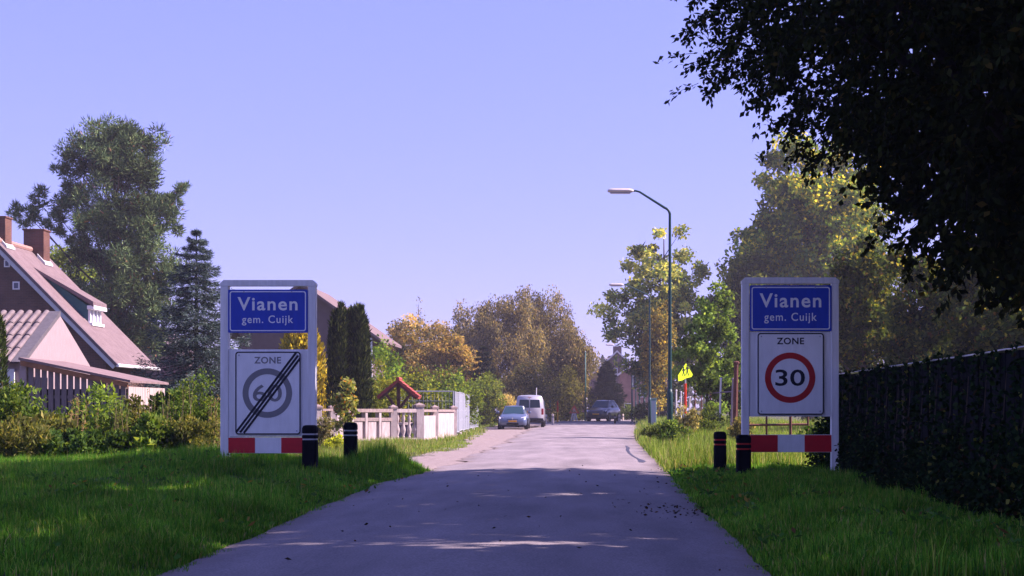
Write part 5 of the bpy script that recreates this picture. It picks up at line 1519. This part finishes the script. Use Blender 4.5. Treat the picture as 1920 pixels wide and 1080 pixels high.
# tall flowering stalks and dry stems standing out of the hedge
for q, (px, D, top, lab) in enumerate([(12, 34.0, 722, 'dry tan weed stalks at the left picture edge'), (104, 34.2, 770, 'thin dry stalks before the garden pillar'), (146, 35, 752, 'single pale bent stalk before the plank shed'), (236, 35.2, 748, 'leafy weed stalks before the shed corner'), (298, 35, 735, 'leafy weed stalks right of the pale shed wall'), (336, 35.4, 722, 'tallest weed stalks left of the sign'), (398, 35.6, 745, 'dry grass stalks just left of the sign post')]):
    X0 = PX(px, D); z0 = float(gz(X0, D)); h = PZ(top, D) - z0
    root = thing('weed_stalks', lab, 'weeds', (X0, D, z0), 'weed stalks in the left hedge')
    tb = MB(); P_ = []
    for k_ in range(9):
        a_ = Vector((rng.normal(0, .16), rng.normal(0, .15), 0)); hh = h * rng.uniform(.72, 1.04)
        t_ = a_ + Vector((rng.normal(0, .10), rng.normal(0, .1), hh)); m2 = a_.lerp(t_, .55) + Vector((rng.normal(0, .03), 0, 0))
        tb.tube([a_, m2, t_], [.008, .006, .003], 4, cap=False)
        for _ in range(26):
            u2 = rng.uniform(.35, 1); P_.append(tuple(a_.lerp(t_, u2)))
    dry = q in (0, 1, 2, 6)
    P_ = np.array(P_) + rng.normal(0, .015, (len(P_), 3))
    pc = palette([(0.36, 0.26, 0.13), (0.26, 0.20, 0.09)] if dry else [(0.10, 0.15, 0.03), (0.17, 0.21, 0.05)], [1, 1], len(P_))
    Vw, Fw, Cw = leaves(P_, rng.uniform(.05, .12, len(P_)), rng.uniform(.012, .03, len(P_)), pc, np.tile(np.array([[0, 0, 1.0]]), (len(P_), 1)), .45)
    link('foliage', np_mesh('foliage', Vw, [Fw], Cw, LEAF), None, root)
    link('stem', tb.mesh('stem', mat('dry_stem', (0.20, 0.15, 0.08), .9)), None, root)
# light green sprig rising before the shed
shrub('leafy_sapling', 'pale green sapling with fern-like leaves before the plank shed', PX(178, 37.2), 37.2, 0.62, 0.4, PZ(724, 37.2), 900, (0.16, 0.06), [(0.20, 0.24, 0.05), (0.14, 0.18, 0.04)], [2, 1], cat='sapling', clumps=16, crad=0.28)
shrub('hydrangea_bush', 'flowering bush with pale heads and orange leaves before the wall', PX(648, 56), 56, 0.55, 0.45, PZ(704, 56), 1500, (0.14, 0.09), [(0.26, 0.22, 0.10), (0.16, 0.16, 0.04), (0.40, 0.14, 0.02), (0.08, 0.09, 0.03)], [2, 2, 0.8, 2], cat='bush', clumps=26, crad=0.22)
shrub('dry_shrub', 'dry brownish shrub between the two left bollards', PX(607, 50), 50, 0.55, 0.4, 1.0, 1400, (0.12, 0.05), [(0.22, 0.16, 0.12), (0.16, 0.14, 0.06), (0.10, 0.08, 0.05)], [2, 2, 1], cat='bush', clumps=20)
shrub('yellow_plant', 'small yellow leaved plant left of the free left bollard', PX(630, 46), 46, 0.34, 0.3, 0.42, 500, (0.12, 0.07), [(0.34, 0.30, 0.03), (0.2, 0.2, 0.04)], [2, 1], cat='plant', clumps=12)
shrub('green_shrub', 'fresh green shrub right of the columnar yews', PX(714, 78), 78, 1.0, .9, PZ(640, 78), 4200, (0.17, 0.11), [(0.12, 0.17, 0.03), (0.20, 0.22, 0.04), (0.07, 0.10, 0.03)], [2, 1, 2], clumps=40)
shrub('olive_shrub', 'olive shrub behind the red well roof', PX(725, 70), 70, .9, .7, PZ(690, 70), 4200, (0.13, 0.06), [(0.13, 0.12, 0.025), (0.09, 0.09, 0.02), (0.20, 0.16, 0.03)], [2, 2, 1], clumps=36)
shrub('olive_shrub', 'olive hedge shrub between the yews and the well roof', PX(690, 68), 68, .75, .7, PZ(715, 68), 3200, (0.13, 0.06), [(0.11, 0.11, 0.025), (0.07, 0.08, 0.02), (0.17, 0.15, 0.03)], [2, 2, 1], clumps=30)

# hedge behind the mesh fence
hb2 = [(785, 84, 698, 1.5, 'yellowing hedge bush above the mesh fence, nearest the well roof', [(0.24, 0.20, 0.03), (0.12, 0.13, 0.03), (0.08, 0.09, 0.03)]),
       (828, 86, 694, 1.4, 'green hedge bush above the middle of the mesh fence', [(0.10, 0.13, 0.03), (0.16, 0.17, 0.035), (0.06, 0.08, 0.02)]),
       (868, 92, 704, 1.4, 'green hedge bush above the receding mesh panels', [(0.10, 0.12, 0.03), (0.07, 0.09, 0.025), (0.15, 0.16, 0.035)]),
       (908, 108, 700, 1.3, 'climber covered bush at the end of the mesh fence', [(0.10, 0.12, 0.03), (0.07, 0.08, 0.025), (0.16, 0.15, 0.035)])]
for (px, D, top, r, lab, pal_) in hb2:
    X0 = PX(px, D); h = PZ(top, D) - float(gz(X0, D))
    shrub('hedge_bush', lab, X0, D, r, r * .9, h, 5200, (0.17, 0.10), pal_, [1.4, 2, 2], 'hedge bushes behind the mesh fence', clumps=46)
shrub('dry_reeds', 'tan dry reeds behind the silver blue car', PX(955, 109), 109, 1.0, .6, PZ(741, 109) - .2, 3500, (0.26, 0.04), [(0.42, 0.28, 0.15), (0.34, 0.22, 0.10), (0.22, 0.16, 0.07)], [2, 2, 1], cat='reeds', up=1.2, clumps=30)
conifer_boughs('small_spruce', 'small dark spruce between the golden trees and birches', PX(905, 112), 112, PZ(655, 112), 1.3, 14, 11, 120, [(0.018, 0.026, 0.018), (0.035, 0.045, 0.03)], [2, 1], nl=0.22, nw=0.05, shape=0.6)
# golden tree and birches
tree('golden_tree', 'golden brown tree left of the big birches', 122, 775, 590, 88, 770, nclump=130, per=150, leaf=(0.24, 0.13), pal=[OLIVE, (0.17, 0.13, 0.05), GREYG], wts=[3, 3, 1.5], toppal=[(0.24, 0.17, 0.06), (0.27, 0.19, 0.09)], trunk_r=.16, crad=.95, hang=.25, lump=.25, gain=1.6, warm=True)
tree('golden_tree', 'smaller golden tree right before the grey birches', 118, 848, 612, 50, 760, nclump=60, per=150, leaf=(0.24, 0.13), pal=[OLIVE, (0.20, 0.14, 0.05)], wts=[2, 3], toppal=[(0.24, 0.17, 0.05), (0.25, 0.17, 0.07)], trunk_r=.12, crad=.8, hang=.25, gain=1.6, warm=True)
BIR = [(0.085, 0.075, 0.042), (0.12, 0.10, 0.052), (0.17, 0.125, 0.06), (0.055, 0.053, 0.034)]
for (px, top, half, D, lab) in ((882, 566, 62, 140, 'dark leafed birch at the left of the birch group'), (958, 541, 84, 136, 'largest birch in the middle of the birch group'), (1030, 552, 74, 140, 'right hand birch of the group with thin drooping twigs'), (1072, 620, 46, 132, 'low birch at the right end, beside the street gap')):
    tree('birch_tree', lab, D, px, top, half, 772, nclump=int(half * 2.0), per=175, leaf=(0.24, 0.10), pal=BIR, wts=[3, 3, 2, 3], trunk_r=.17, bark=M_BIRCH, group='birches left of the street end', gain=1.75, warm=True, crad=.85, hang=.55, flat=1.5, lump=.22, zshape=((0, .3, .7, 1), (.95, 1.05, .95, .75)))
shrub('olive_bush', 'olive bush under the birches behind the van', PX(1000, 122), 122, 2.6, 1.5, PZ(690, 122), 6500, (0.2, 0.09), BIR, [2, 3, 2, 2], clumps=60)
shrub('olive_bush', 'drooping olive bush under the birches above the red marker post', PX(1062, 128), 128, 1.9, 1.4, PZ(700, 128), 5000, (0.2, 0.09), [(0.10, 0.085, 0.03), (0.15, 0.12, 0.04), (0.06, 0.055, 0.03)], [2, 2, 2], clumps=50)
tree('bare_tree', 'thin nearly bare tree top above the golden tree', 126, 784, 562, 12, 640, nclump=12, per=16, leaf=(0.2, 0.08), pal=[(0.15, 0.11, 0.1), (0.2, 0.15, 0.12)], wts=[1, 1], trunk_r=.07, crad=.5, limbs=12)
# far verge shrubs and dark conifer at the street end
conifer_boughs('dark_conifer', 'broad dark conifer behind the dark grey car', PX(1138, 150), 150, PZ(678, 150) - .3, 1.95, 22, 14, 170, [(0.014, 0.020, 0.018), (0.028, 0.036, 0.024), (0.06, 0.06, 0.03)], [3, 3, 1], nl=0.26, nw=0.06, shape=0.55, zlow=.02, droop=.1)
for (px, D, r, h, lab) in ((1052, 134, 1.6, .75, 'low green bank shrub left of the roadworks sign'), (1088, 137, 1.2, .7, 'low green shrub right of the roadworks sign'), (1178, 140, 1.6, 1.3, 'dark low shrub before the far pink house'), (1205, 118, 1.1, 1.5, 'dark shrub at the foot of the far lamp poles'), (1160, 158, 2.4, 1.3, 'hedge low behind the dark grey car'), (1045, 150, 2.6, 1.5, 'dark hedge behind the red marker post')):
    shrub('low_shrub', lab, PX(px, D), D, r, .8, h, 1800, (0.16, 0.07), [(0.05, 0.06, 0.02), (0.09, 0.10, 0.03), (0.03, 0.035, 0.015)], [2, 2, 2], 'low shrubs at the street end', clumps=24)

# ------------------------------------------------------------------ vegetation, right
AUT = [G_DARK, G_MID, OLIVE, G_LIGHT]
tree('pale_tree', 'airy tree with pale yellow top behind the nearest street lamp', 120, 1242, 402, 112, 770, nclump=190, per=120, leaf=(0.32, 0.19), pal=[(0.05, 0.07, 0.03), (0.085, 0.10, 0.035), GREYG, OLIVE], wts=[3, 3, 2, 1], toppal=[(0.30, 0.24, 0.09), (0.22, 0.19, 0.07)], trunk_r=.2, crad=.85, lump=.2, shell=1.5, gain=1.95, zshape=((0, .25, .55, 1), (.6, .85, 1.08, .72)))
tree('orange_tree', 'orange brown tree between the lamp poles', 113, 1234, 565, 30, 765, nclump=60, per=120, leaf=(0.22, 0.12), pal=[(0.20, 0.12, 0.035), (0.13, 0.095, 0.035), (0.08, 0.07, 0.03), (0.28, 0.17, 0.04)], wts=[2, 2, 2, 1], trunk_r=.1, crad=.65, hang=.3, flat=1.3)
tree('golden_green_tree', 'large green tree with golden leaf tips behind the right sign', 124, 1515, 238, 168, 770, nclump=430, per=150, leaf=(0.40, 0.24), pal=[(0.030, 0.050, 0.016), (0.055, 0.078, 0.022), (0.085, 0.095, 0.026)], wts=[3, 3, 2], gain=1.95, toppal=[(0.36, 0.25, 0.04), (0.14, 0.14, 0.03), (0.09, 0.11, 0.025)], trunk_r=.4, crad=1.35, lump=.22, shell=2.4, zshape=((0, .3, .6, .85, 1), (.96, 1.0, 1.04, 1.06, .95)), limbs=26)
tree('golden_green_tree', 'lower tree at the left foot of the large golden-tipped tree', 118, 1400, 430, 58, 770, nclump=110, per=130, leaf=(0.34, 0.2), pal=[(0.03, 0.042, 0.017), (0.05, 0.065, 0.022), (0.07, 0.07, 0.024)], wts=[3, 3, 1.5], toppal=[(0.13, 0.12, 0.03)], trunk_r=.2, crad=1.0, gain=1.7)
tree('young_maple', 'fresh green young tree standing before the white stakes', 68, 1325, 548, 56, 775, nclump=70, per=120, leaf=(0.16, 0.11), pal=[(0.06, 0.085, 0.025), (0.10, 0.13, 0.035), (0.15, 0.17, 0.05)], wts=[2, 3, 2], trunk_r=.07, crad=.42, lump=.35, shell=1.3)
tree('green_thicket', 'dark green small tree right behind the leaning stakes', 74, 1372, 640, 45, 790, nclump=60, per=110, leaf=(0.16, 0.11), pal=[(0.035, 0.05, 0.018), (0.07, 0.09, 0.025), (0.12, 0.13, 0.04)], wts=[3, 2, 1], trunk_r=.07, crad=.5)
# trees rising behind the black fence
bt = [(1620, 66, 410, 95, 'dim green tree behind the fence, nearest the right sign'), (1745, 60, 440, 95, 'olive tree with yellow leaf tips behind the fence'), (1850, 56, 430, 100, 'green tree behind the fence at the right picture edge'), (1940, 50, 470, 110, 'dark tree behind the fence beyond the right picture edge')]
for (px, D, top, half, lab) in bt:
    tree('fence_tree', lab, D, px, top, half, 790, nclump=130, per=140, leaf=(0.21, 0.12), pal=[(0.022, 0.032, 0.012), (0.045, 0.055, 0.018), (0.085, 0.085, 0.022), (0.20, 0.15, 0.03), (0.20, 0.09, 0.04)], wts=[3, 3, 2, .8, .25], trunk_r=.12, group='trees behind the black fence', crad=.62, lump=.3, shell=1.6, gain=1.45)
# shrubs and dry herbs in the right verge
vs_ = [(1312, 52, .8, .75, 'dark weedy clump below the yellow-green sign', [(0.04, 0.05, 0.018), (0.08, 0.09, 0.025)]), (1259, 46.5, .55, .95, 'green weed clump at the foot of the nearest lamp', [(0.07, 0.10, 0.03), (0.14, 0.16, 0.05)]), (1288, 50, .6, 1.0, 'dry tan herb clump right of the nearest lamp foot', [(0.34, 0.25, 0.15), (0.20, 0.16, 0.08)]),
       (1232, 54, .5, .7, 'green weed clump left of the nearest lamp foot', [(0.06, 0.07, 0.02), (0.11, 0.12, 0.04)]), (1335, 60, .6, 1.0, 'leafy weed clump between the stakes', [(0.05, 0.06, 0.02), (0.10, 0.11, 0.03)]), (1385, 47, .45, .75, 'dry brown herb clump by the dark brown post', [(0.22, 0.16, 0.08), (0.12, 0.10, 0.04)]),
       (1545, 33, .5, .9, 'dark weed clump where the fence ends', [(0.02, 0.035, 0.012), (0.04, 0.06, 0.02)])]
for (px, D, r, h, lab, pal_) in vs_:
    shrub('weed_clump', lab, PX(px, D), D, r, r * .7, h, 1300, (0.10, 0.05), pal_, [2, 1.4], 'weed clumps in the right verge', cat='weeds', up=.6, clumps=20)
far_m = MATS['needle']
# near tree over the right verge: dark crown that shades the road
def big_tree(name, label, c, r, rlow, ncl, tw, per, leaf, trunk_at, seed_lump=.16, base_r=.32):
    z0 = float(gz(trunk_at[0], trunk_at[1]))
    root = thing(name, label, 'tree', (trunk_at[0], trunk_at[1], z0), 'dark trees over the right verge')
    d = unit(rng.normal(size=(ncl, 3)))
    k = 1 + seed_lump * (np.sin(4 * d[:, 0] + 1) * np.cos(5 * d[:, 2]) + .6 * np.sin(7 * d[:, 1] + 4 * d[:, 2]))
    rad = rng.uniform(0, 1, ncl) ** (1 / 3.0) * k
    rr = np.where(d[:, 2:3] > 0, np.array([r]), np.array([[r[0], r[1], rlow]]))
    cl = np.array(c) + d * rr * rad[:, None]
    # square the crown a little along the road so its shade ends in a straight line
    cl[:, 1] = c[1] + np.sign(cl[:, 1] - c[1]) * r[1] * (np.abs(cl[:, 1] - c[1]) / r[1]) ** 0.84
    # lower branches rise towards the road
    zmin = np.interp(cl[:, 0], [0.8, 1.4, 2.2, 3.4, 4.3, 4.9, 5.8, 8.0], [7.3, 6.7, 6.25, 5.6, 4.7, 3.9, 3.1, 2.8]) + np.clip(cl[:, 1] - 23, 0, 12) * np.interp(cl[:, 0], [3, 7, 9], [.17, .12, .05]) + rng.uniform(-.1, .4, ncl)
    cl[:, 2] = np.where(cl[:, 2] < zmin, zmin + rng.uniform(0, 1.2, ncl), cl[:, 2])
    off = np.array(root.location)
    ntw = ncl * tw
    k = np.repeat(np.arange(ncl), tw)
    outd = unit((cl - np.array(c)) / np.array(r))[k]
    d0 = unit(outd * .8 + rng.normal(size=(ntw, 3)) * .55 + np.array([0, 0, -.12]))
    st = cl[k] + rng.normal(size=(ntw, 3)) * np.array([.30, .30, .22])
    ln = rng.uniform(.35, .85, ntw)
    kk = np.repeat(np.arange(ntw), per)
    u_ = rng.uniform(.08, 1.0, ntw * per)
    P = st[kk] + d0[kk] * (ln[kk] * u_)[:, None]
    P[:, 2] -= .22 * ln[kk] * u_ ** 2
    P += rng.normal(size=P.shape) * .035
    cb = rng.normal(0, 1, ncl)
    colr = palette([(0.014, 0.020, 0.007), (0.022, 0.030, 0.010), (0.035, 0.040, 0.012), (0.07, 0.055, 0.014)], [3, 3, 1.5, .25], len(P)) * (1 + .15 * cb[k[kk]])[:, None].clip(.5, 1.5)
    A = unit(d0[kk] * .6 + rng.normal(size=P.shape) * .5 + np.array([0, 0, -.35]))
    big = np.interp(P[:, 0], [3.6, 6.0], [1.0, 1.75])
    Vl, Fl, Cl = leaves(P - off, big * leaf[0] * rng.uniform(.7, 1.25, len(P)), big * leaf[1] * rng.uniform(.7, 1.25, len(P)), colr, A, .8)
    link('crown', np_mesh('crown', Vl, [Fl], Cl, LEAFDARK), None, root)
    # thin twigs carrying the sprays
    e = st + d0 * ln[:, None] - np.array([0, 0, .22]) * ln[:, None]
    m_ = st + d0 * (ln * .5)[:, None] - np.array([0, 0, .055]) * ln[:, None]
    b_ = unit(np.cross(d0, rng.normal(size=(ntw, 3)))) * .006
    TV = np.stack([st - b_, st + b_, m_ + b_ * .7, m_ - b_ * .7, e], 1) - off
    bs = np.arange(ntw)[:, None] * 5
    link('twigs', np_mesh('twigs', TV.reshape(-1, 3), [bs + np.array([[0, 1, 2, 3]]), bs + np.array([[3, 2, 4]])], None, M_BARKD), None, root)['kind'] = 'stuff'
    tb = MB()
    limb_tubes(tb, Vector((0, 0, -.2)), Vector(c) + Vector((0, 0, r[2] * .55)) - Vector(off), [Vector(cl[i]) - Vector(off) for i in range(0, ncl, max(1, ncl // 45))], base_r, 8, .12)
    link('trunk', tb.mesh('trunk', M_BARKD, (0, 0, 0), True), None, root)
    return root
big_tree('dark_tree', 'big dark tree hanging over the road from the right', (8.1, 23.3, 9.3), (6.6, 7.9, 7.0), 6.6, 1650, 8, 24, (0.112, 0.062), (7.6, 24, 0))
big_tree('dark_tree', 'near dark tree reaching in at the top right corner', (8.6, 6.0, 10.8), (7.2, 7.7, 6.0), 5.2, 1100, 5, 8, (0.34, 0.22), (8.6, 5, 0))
big_tree('dark_tree', 'dark tree beyond the fence, right of the picture edge', (11.0, 13.4, 4.8), (3.6, 4.2, 3.4), 4.4, 380, 5, 11, (0.30, 0.18), (11.2, 13.4, 0))

# wood closing the view far behind everything
N = 26000
xw = rng.uniform(-230, 190, N); yw = 300 + rng.uniform(-14, 14, N)
hw_ = 7 + 3.0 * np.sin(xw * .11) + 2 * np.sin(xw * .31 + 1)
P = np.stack([xw, yw, rng.uniform(0, 1, N) ** .8 * hw_ + .6], 1)
V, F, C = leaves(P, rng.uniform(.9, 1.8, N), rng.uniform(.6, 1.2, N), palette([(0.045, 0.055, 0.03), (0.07, 0.075, 0.035), (0.10, 0.09, 0.04)], [2, 2, 1], N))
fw = link('far_wood', np_mesh('far_wood', V, [F], C, LEAF)); setp(fw, 'hazy wood closing the view far behind the houses', 'wood', kind='stuff')

# ------------------------------------------------------------------ grass
def blades(name, X, Y, H, Wd, col, lean=.35, simple=False):
    n = len(X)
    Z = gz(X, Y)
    a = rng.uniform(0, 6.283, n); dx = np.cos(a); dy = np.sin(a)
    la = rng.uniform(0, 6.283, n); lm = np.abs(rng.normal(0, lean, n)) * H
    lx, ly = np.cos(la) * lm, np.sin(la) * lm
    B = np.stack([X, Y, Z - .02], 1)
    V = np.empty((n, 5, 3))
    w = np.stack([dx, dy, np.zeros(n)], 1) * (Wd / 2)[:, None]
    m = B + np.stack([lx * .35, ly * .35, H * .55 + .02], 1)
    t = B + np.stack([lx, ly, H * np.sqrt(np.clip(1 - (lm / np.maximum(H, .01)) ** 2 * .45, .25, 1)) + .02], 1)
    if simple:
        V3 = np.stack([B - w, B + w, t], 1)
        return link(name, np_mesh(name, V3.reshape(-1, 3), [np.arange(n * 3).reshape(n, 3)], np.repeat(col, 3, 0), GRASS))
    V[:, 0] = B - w; V[:, 1] = B + w; V[:, 2] = m + w * .75; V[:, 3] = m - w * .75; V[:, 4] = t
    base = np.arange(n)[:, None] * 5
    Fq = base + np.array([[0, 1, 2, 3]]); Ft = base + np.array([[3, 2, 4]])
    me = np_mesh(name, V.reshape(-1, 3), [Fq, Ft], np.repeat(col, 5, 0), GRASS)
    return link(name, me)

def frustum(x, y, pad=.6):
    return (x > (0 - VPX) / FPX * y - pad) & (x < (1920 - VPX) / FPX * y + pad)

def pnoise(x, y, s, o=0.0):
    return .5 + .5 * np.sin(x * s + o + 1.3 * np.sin(y * s * .7 + o)) * np.cos(y * s * .8 - o + 1.1 * np.sin(x * s * .9))

GP = [(0.055, 0.18, 0.02), (0.10, 0.265, 0.028), (0.18, 0.34, 0.04), (0.31, 0.36, 0.08), (0.36, 0.29, 0.12)]
def grass_field(name, label, xlo, xhi, y0, y1, dens, hfun, wd, keep, wts=(3, 4, 2.5, .9, .45), pal=GP):
    ar = (xhi - xlo) * (y1 - y0)
    n = int(ar * dens)
    x = rng.uniform(xlo, xhi, n); y = rng.uniform(y0, y1, n)
    k = frustum(x, y) & keep(x, y)
    x, y = x[k], y[k]
    h = hfun(x, y) * rng.uniform(.45, 1.25, len(x))
    c = palette(pal, wts, len(x), .2) * (0.6 + .5 * pnoise(x, y, 1.7, 2.0) + .35 * pnoise(x, y, 5.1, .7))[:, None]
    o = blades(name, x, y, h, np.full(len(x), wd) * rng.uniform(.7, 1.3, len(x)), c, simple=y0 > 18)
    setp(o, label, 'grass', kind='stuff')
    print(name, len(x))
    return o
edge = lambda x, y, g=.07: (x < xl(y) + g + .10 * np.sin(y * 3.1) * np.sin(y * 7.3)) | (x > xr(y) - g + .09 * np.sin(y * 2.7) * np.sin(y * 6.1))
def h_near(x, y):
    L = np.maximum(xl(y) - x, x - xr(y))
    h = .05 + .09 * pnoise(x, y, 1.1, .5) * sstep(.0, .9, L) + .06 * pnoise(x, y, 3.7, 1.2) + .16 * pnoise(x, y, 5.3, 4.2) ** 5 * sstep(.1, .6, L)
    h = h + .10 * np.exp(-((x + 6.0) / 2.2) ** 2 - ((y - 27.5) / 2.2) ** 2) * pnoise(x, y, 2.3)
    h = h * .85
    return h + .26 * np.exp(-((x + 3.9) / .6) ** 2 - ((y - 30.2) / 1.6) ** 2) * (.5 + pnoise(x, y, 6.0)) + .12 * np.exp(-((x + 7.5) / 2.5) ** 2 - ((y - 29.5) / 2.5) ** 2)
lm_keep = lambda x, y: edge(x, y) & (x < 0)
grass_field('grass', 'shaded green grass of the left verge, nearest part', -8.5, -2.8, 10.8, 18.5, 2500, h_near, .0085, lm_keep)
grass_field('grass', 'shaded green grass of the left verge around the sign', -12.5, -2.8, 18.5, 34.0, 1500, h_near, .014, lambda x, y: lm_keep(x, y) & ((y < 31.8) | (x < -3.6)))
grass_field('grass', 'shaded green grass between road and black fence', 1.1, 4.2, 10.8, 31.0, 1700, h_near, .011, lambda x, y: edge(x, y) & (x > 0))
SP = [(0.12, 0.20, 0.035), (0.19, 0.28, 0.05), (0.29, 0.33, 0.09), (0.42, 0.34, 0.18)]
def h_far(x, y): return .16 + .24 * pnoise(x, y, .9, 1.0)
grass_field('grass', 'tall sunlit grass of the right verge beyond the signs', 1.2, 9, 31.0, 60, 300, h_far, .026, lambda x, y: x > xr(y) + .08 * np.sin(y * 5), (3, 3, 2, .7), SP)
grass_field('grass', 'far sunlit grass of the right verge', 1.5, 11, 60, 112, 60, lambda x, y: .22 + .3 * pnoise(x, y, .7, 1.0), .035, lambda x, y: x > xr(y) + .1 * np.sin(y * 2), (3, 3, 2, .9), SP)
shl = lambda y: xl(y) - np.interp(y, [31.8, 36, 50, 70, 90, 105, 128], [0.3, 1.1, 1.5, 1.9, 2.5, 3.0, 1.2])
grass_field('grass', 'rough sunlit grass before the garden wall', -16, -4.6, 33.5, 60, 190, lambda x, y: .10 + .30 * pnoise(x, y, .8, 3.0) * sstep(0, 2.5, shl(y) - x), .02, lambda x, y: x < shl(y) + .35 * np.sin(y * 1.3), (3, 3, 2.4, 1.6), SP)
grass_field('grass', 'far sunlit grass strip along the gravel shoulder', -14, -4.2, 60, 112, 50, lambda x, y: .10 + .18 * pnoise(x, y, .8, 3.0), .035, lambda x, y: x < shl(y) + .5 * np.sin(y * .9), (3, 3, 2, .8), SP)
grass_field('grass', 'small grass island in the gravel shoulder', -6.2, -3.6, 44, 58, 190, lambda x, y: .06 + .08 * pnoise(x, y, 2, 3.0), .02, lambda x, y: ((x + 4.6) / .5) ** 2 + ((y - 51) / 6.3) ** 2 < 1 + .4 * np.sin(y * 3), (3, 3, 2, .8), SP)
grass_field('grass', 'grass around the far street end', -10, 12, 112, 150, 22, lambda x, y: .25 + .25 * pnoise(x, y, .5, 1.0), .07, lambda x, y: (x < xl(y) - 1.2) | (x > xr(y) + .2), (3, 3, 2, .6), SP)

# broad-leaved weeds and fallen leaves scattered through both verges
n = 5200
wx = np.concatenate([rng.uniform(-10, -3.2, n // 2), rng.uniform(1.4, 4.2, n // 2)]); wy = np.concatenate([rng.uniform(11, 31, n // 2), rng.uniform(11, 30, n // 2)])
kk_ = frustum(wx, wy) & (pnoise(wx, wy, 2.1, 5.0) > .55)
wx, wy = wx[kk_], wy[kk_]
P = np.stack([wx, wy, gz(wx, wy) + rng.uniform(.04, .13, len(wx))], 1)
a = rng.uniform(0, 6.283, len(wx)); A = np.stack([np.cos(a), np.sin(a), np.full(len(wx), .5)], 1)
V, F, C = leaves(P, rng.uniform(.05, .12, len(wx)), rng.uniform(.025, .06, len(wx)), palette([(0.06, 0.15, 0.03), (0.10, 0.19, 0.05), (0.30, 0.20, 0.05), (0.20, 0.11, 0.05)], [4, 3, .5, .5], len(wx)), A, .7)
vw_ = link('verge_weeds', np_mesh('verge_weeds', V, [F], C, GRASS)); setp(vw_, 'small broad-leaved weeds and fallen leaves among the verge grass', 'weeds', kind='stuff')
# leaf litter and clods on the asphalt, right of the middle
n = 170
lx = np.concatenate([rng.normal(PX(1235, 19.2), .36, 80), rng.uniform(-3, 1.2, 90)]); ly = np.concatenate([rng.normal(18.9, .7, 80), rng.uniform(11.5, 34, 90)])
edgeb = rng.uniform(size=n) < .3
lx = np.where(edgeb, xr(ly) - np.abs(rng.normal(0, .12, n)), np.clip(lx, -3, 1.3))
P = np.stack([lx, ly, zroad(lx, ly) + .008], 1)
c = palette([(0.03, 0.022, 0.015), (0.07, 0.04, 0.02), (0.12, 0.06, 0.02), (0.02, 0.02, 0.012)], [3, 2, .7, 2], n)
a = rng.uniform(0, 6.283, n); A = np.stack([np.cos(a), np.sin(a), np.full(n, .22)], 1)
V, F, C = leaves(P, rng.uniform(.02, .065, n), rng.uniform(.014, .034, n), c, A, .9)
fl = link('fallen_leaves', np_mesh('fallen_leaves', V, [F], C, LEAFDARK)); setp(fl, 'scattered dark fallen leaves and crumbs on the asphalt', 'leaves', kind='stuff')
# cut branch lying in the right verge
lb = thing('cut_branch', 'short pale cut branch lying in the right verge grass', 'branch', (PX(1515, 24.5), 24.5, float(gz(PX(1515, 24.5), 24.5))))
link('wood', MB().tube([(-.13, 0, .05), (0, .02, .075), (.16, .05, .06)], [.03, .028, .022], 7).mesh('wood', mat('pale_wood', (0.42, 0.28, 0.16), .8, var=.2)), None, lb)
link('twig', MB().tube([(.05, .03, .07), (.12, -.03, .12), (.2, -.04, .14)], [.012, .009, .004], 5).mesh('twig', M_BARK), None, lb)

# ------------------------------------------------------------------ summer haze: one closed box of thin even air
hz = bpy.data.materials.new('haze_air'); hz.use_nodes = True
hn = hz.node_tree.nodes; hl_ = hz.node_tree.links
hn.remove(hn['Principled BSDF'])
pv = hn.new('ShaderNodeVolumePrincipled')
pv.inputs['Color'].default_value = (0.86, 0.84, 0.97, 1)
pv.inputs['Density'].default_value = 0.0005
pv.inputs['Anisotropy'].default_value = 0.2
hl_.new(pv.outputs[0], hn['Material Output'].inputs['Volume'])
hb = MB().box(-720, 720, -80, 1020, -1.2, 30).build('haze', hz); setp(hb, 'thin pale haze in the air over the whole street', 'haze', kind='stuff')
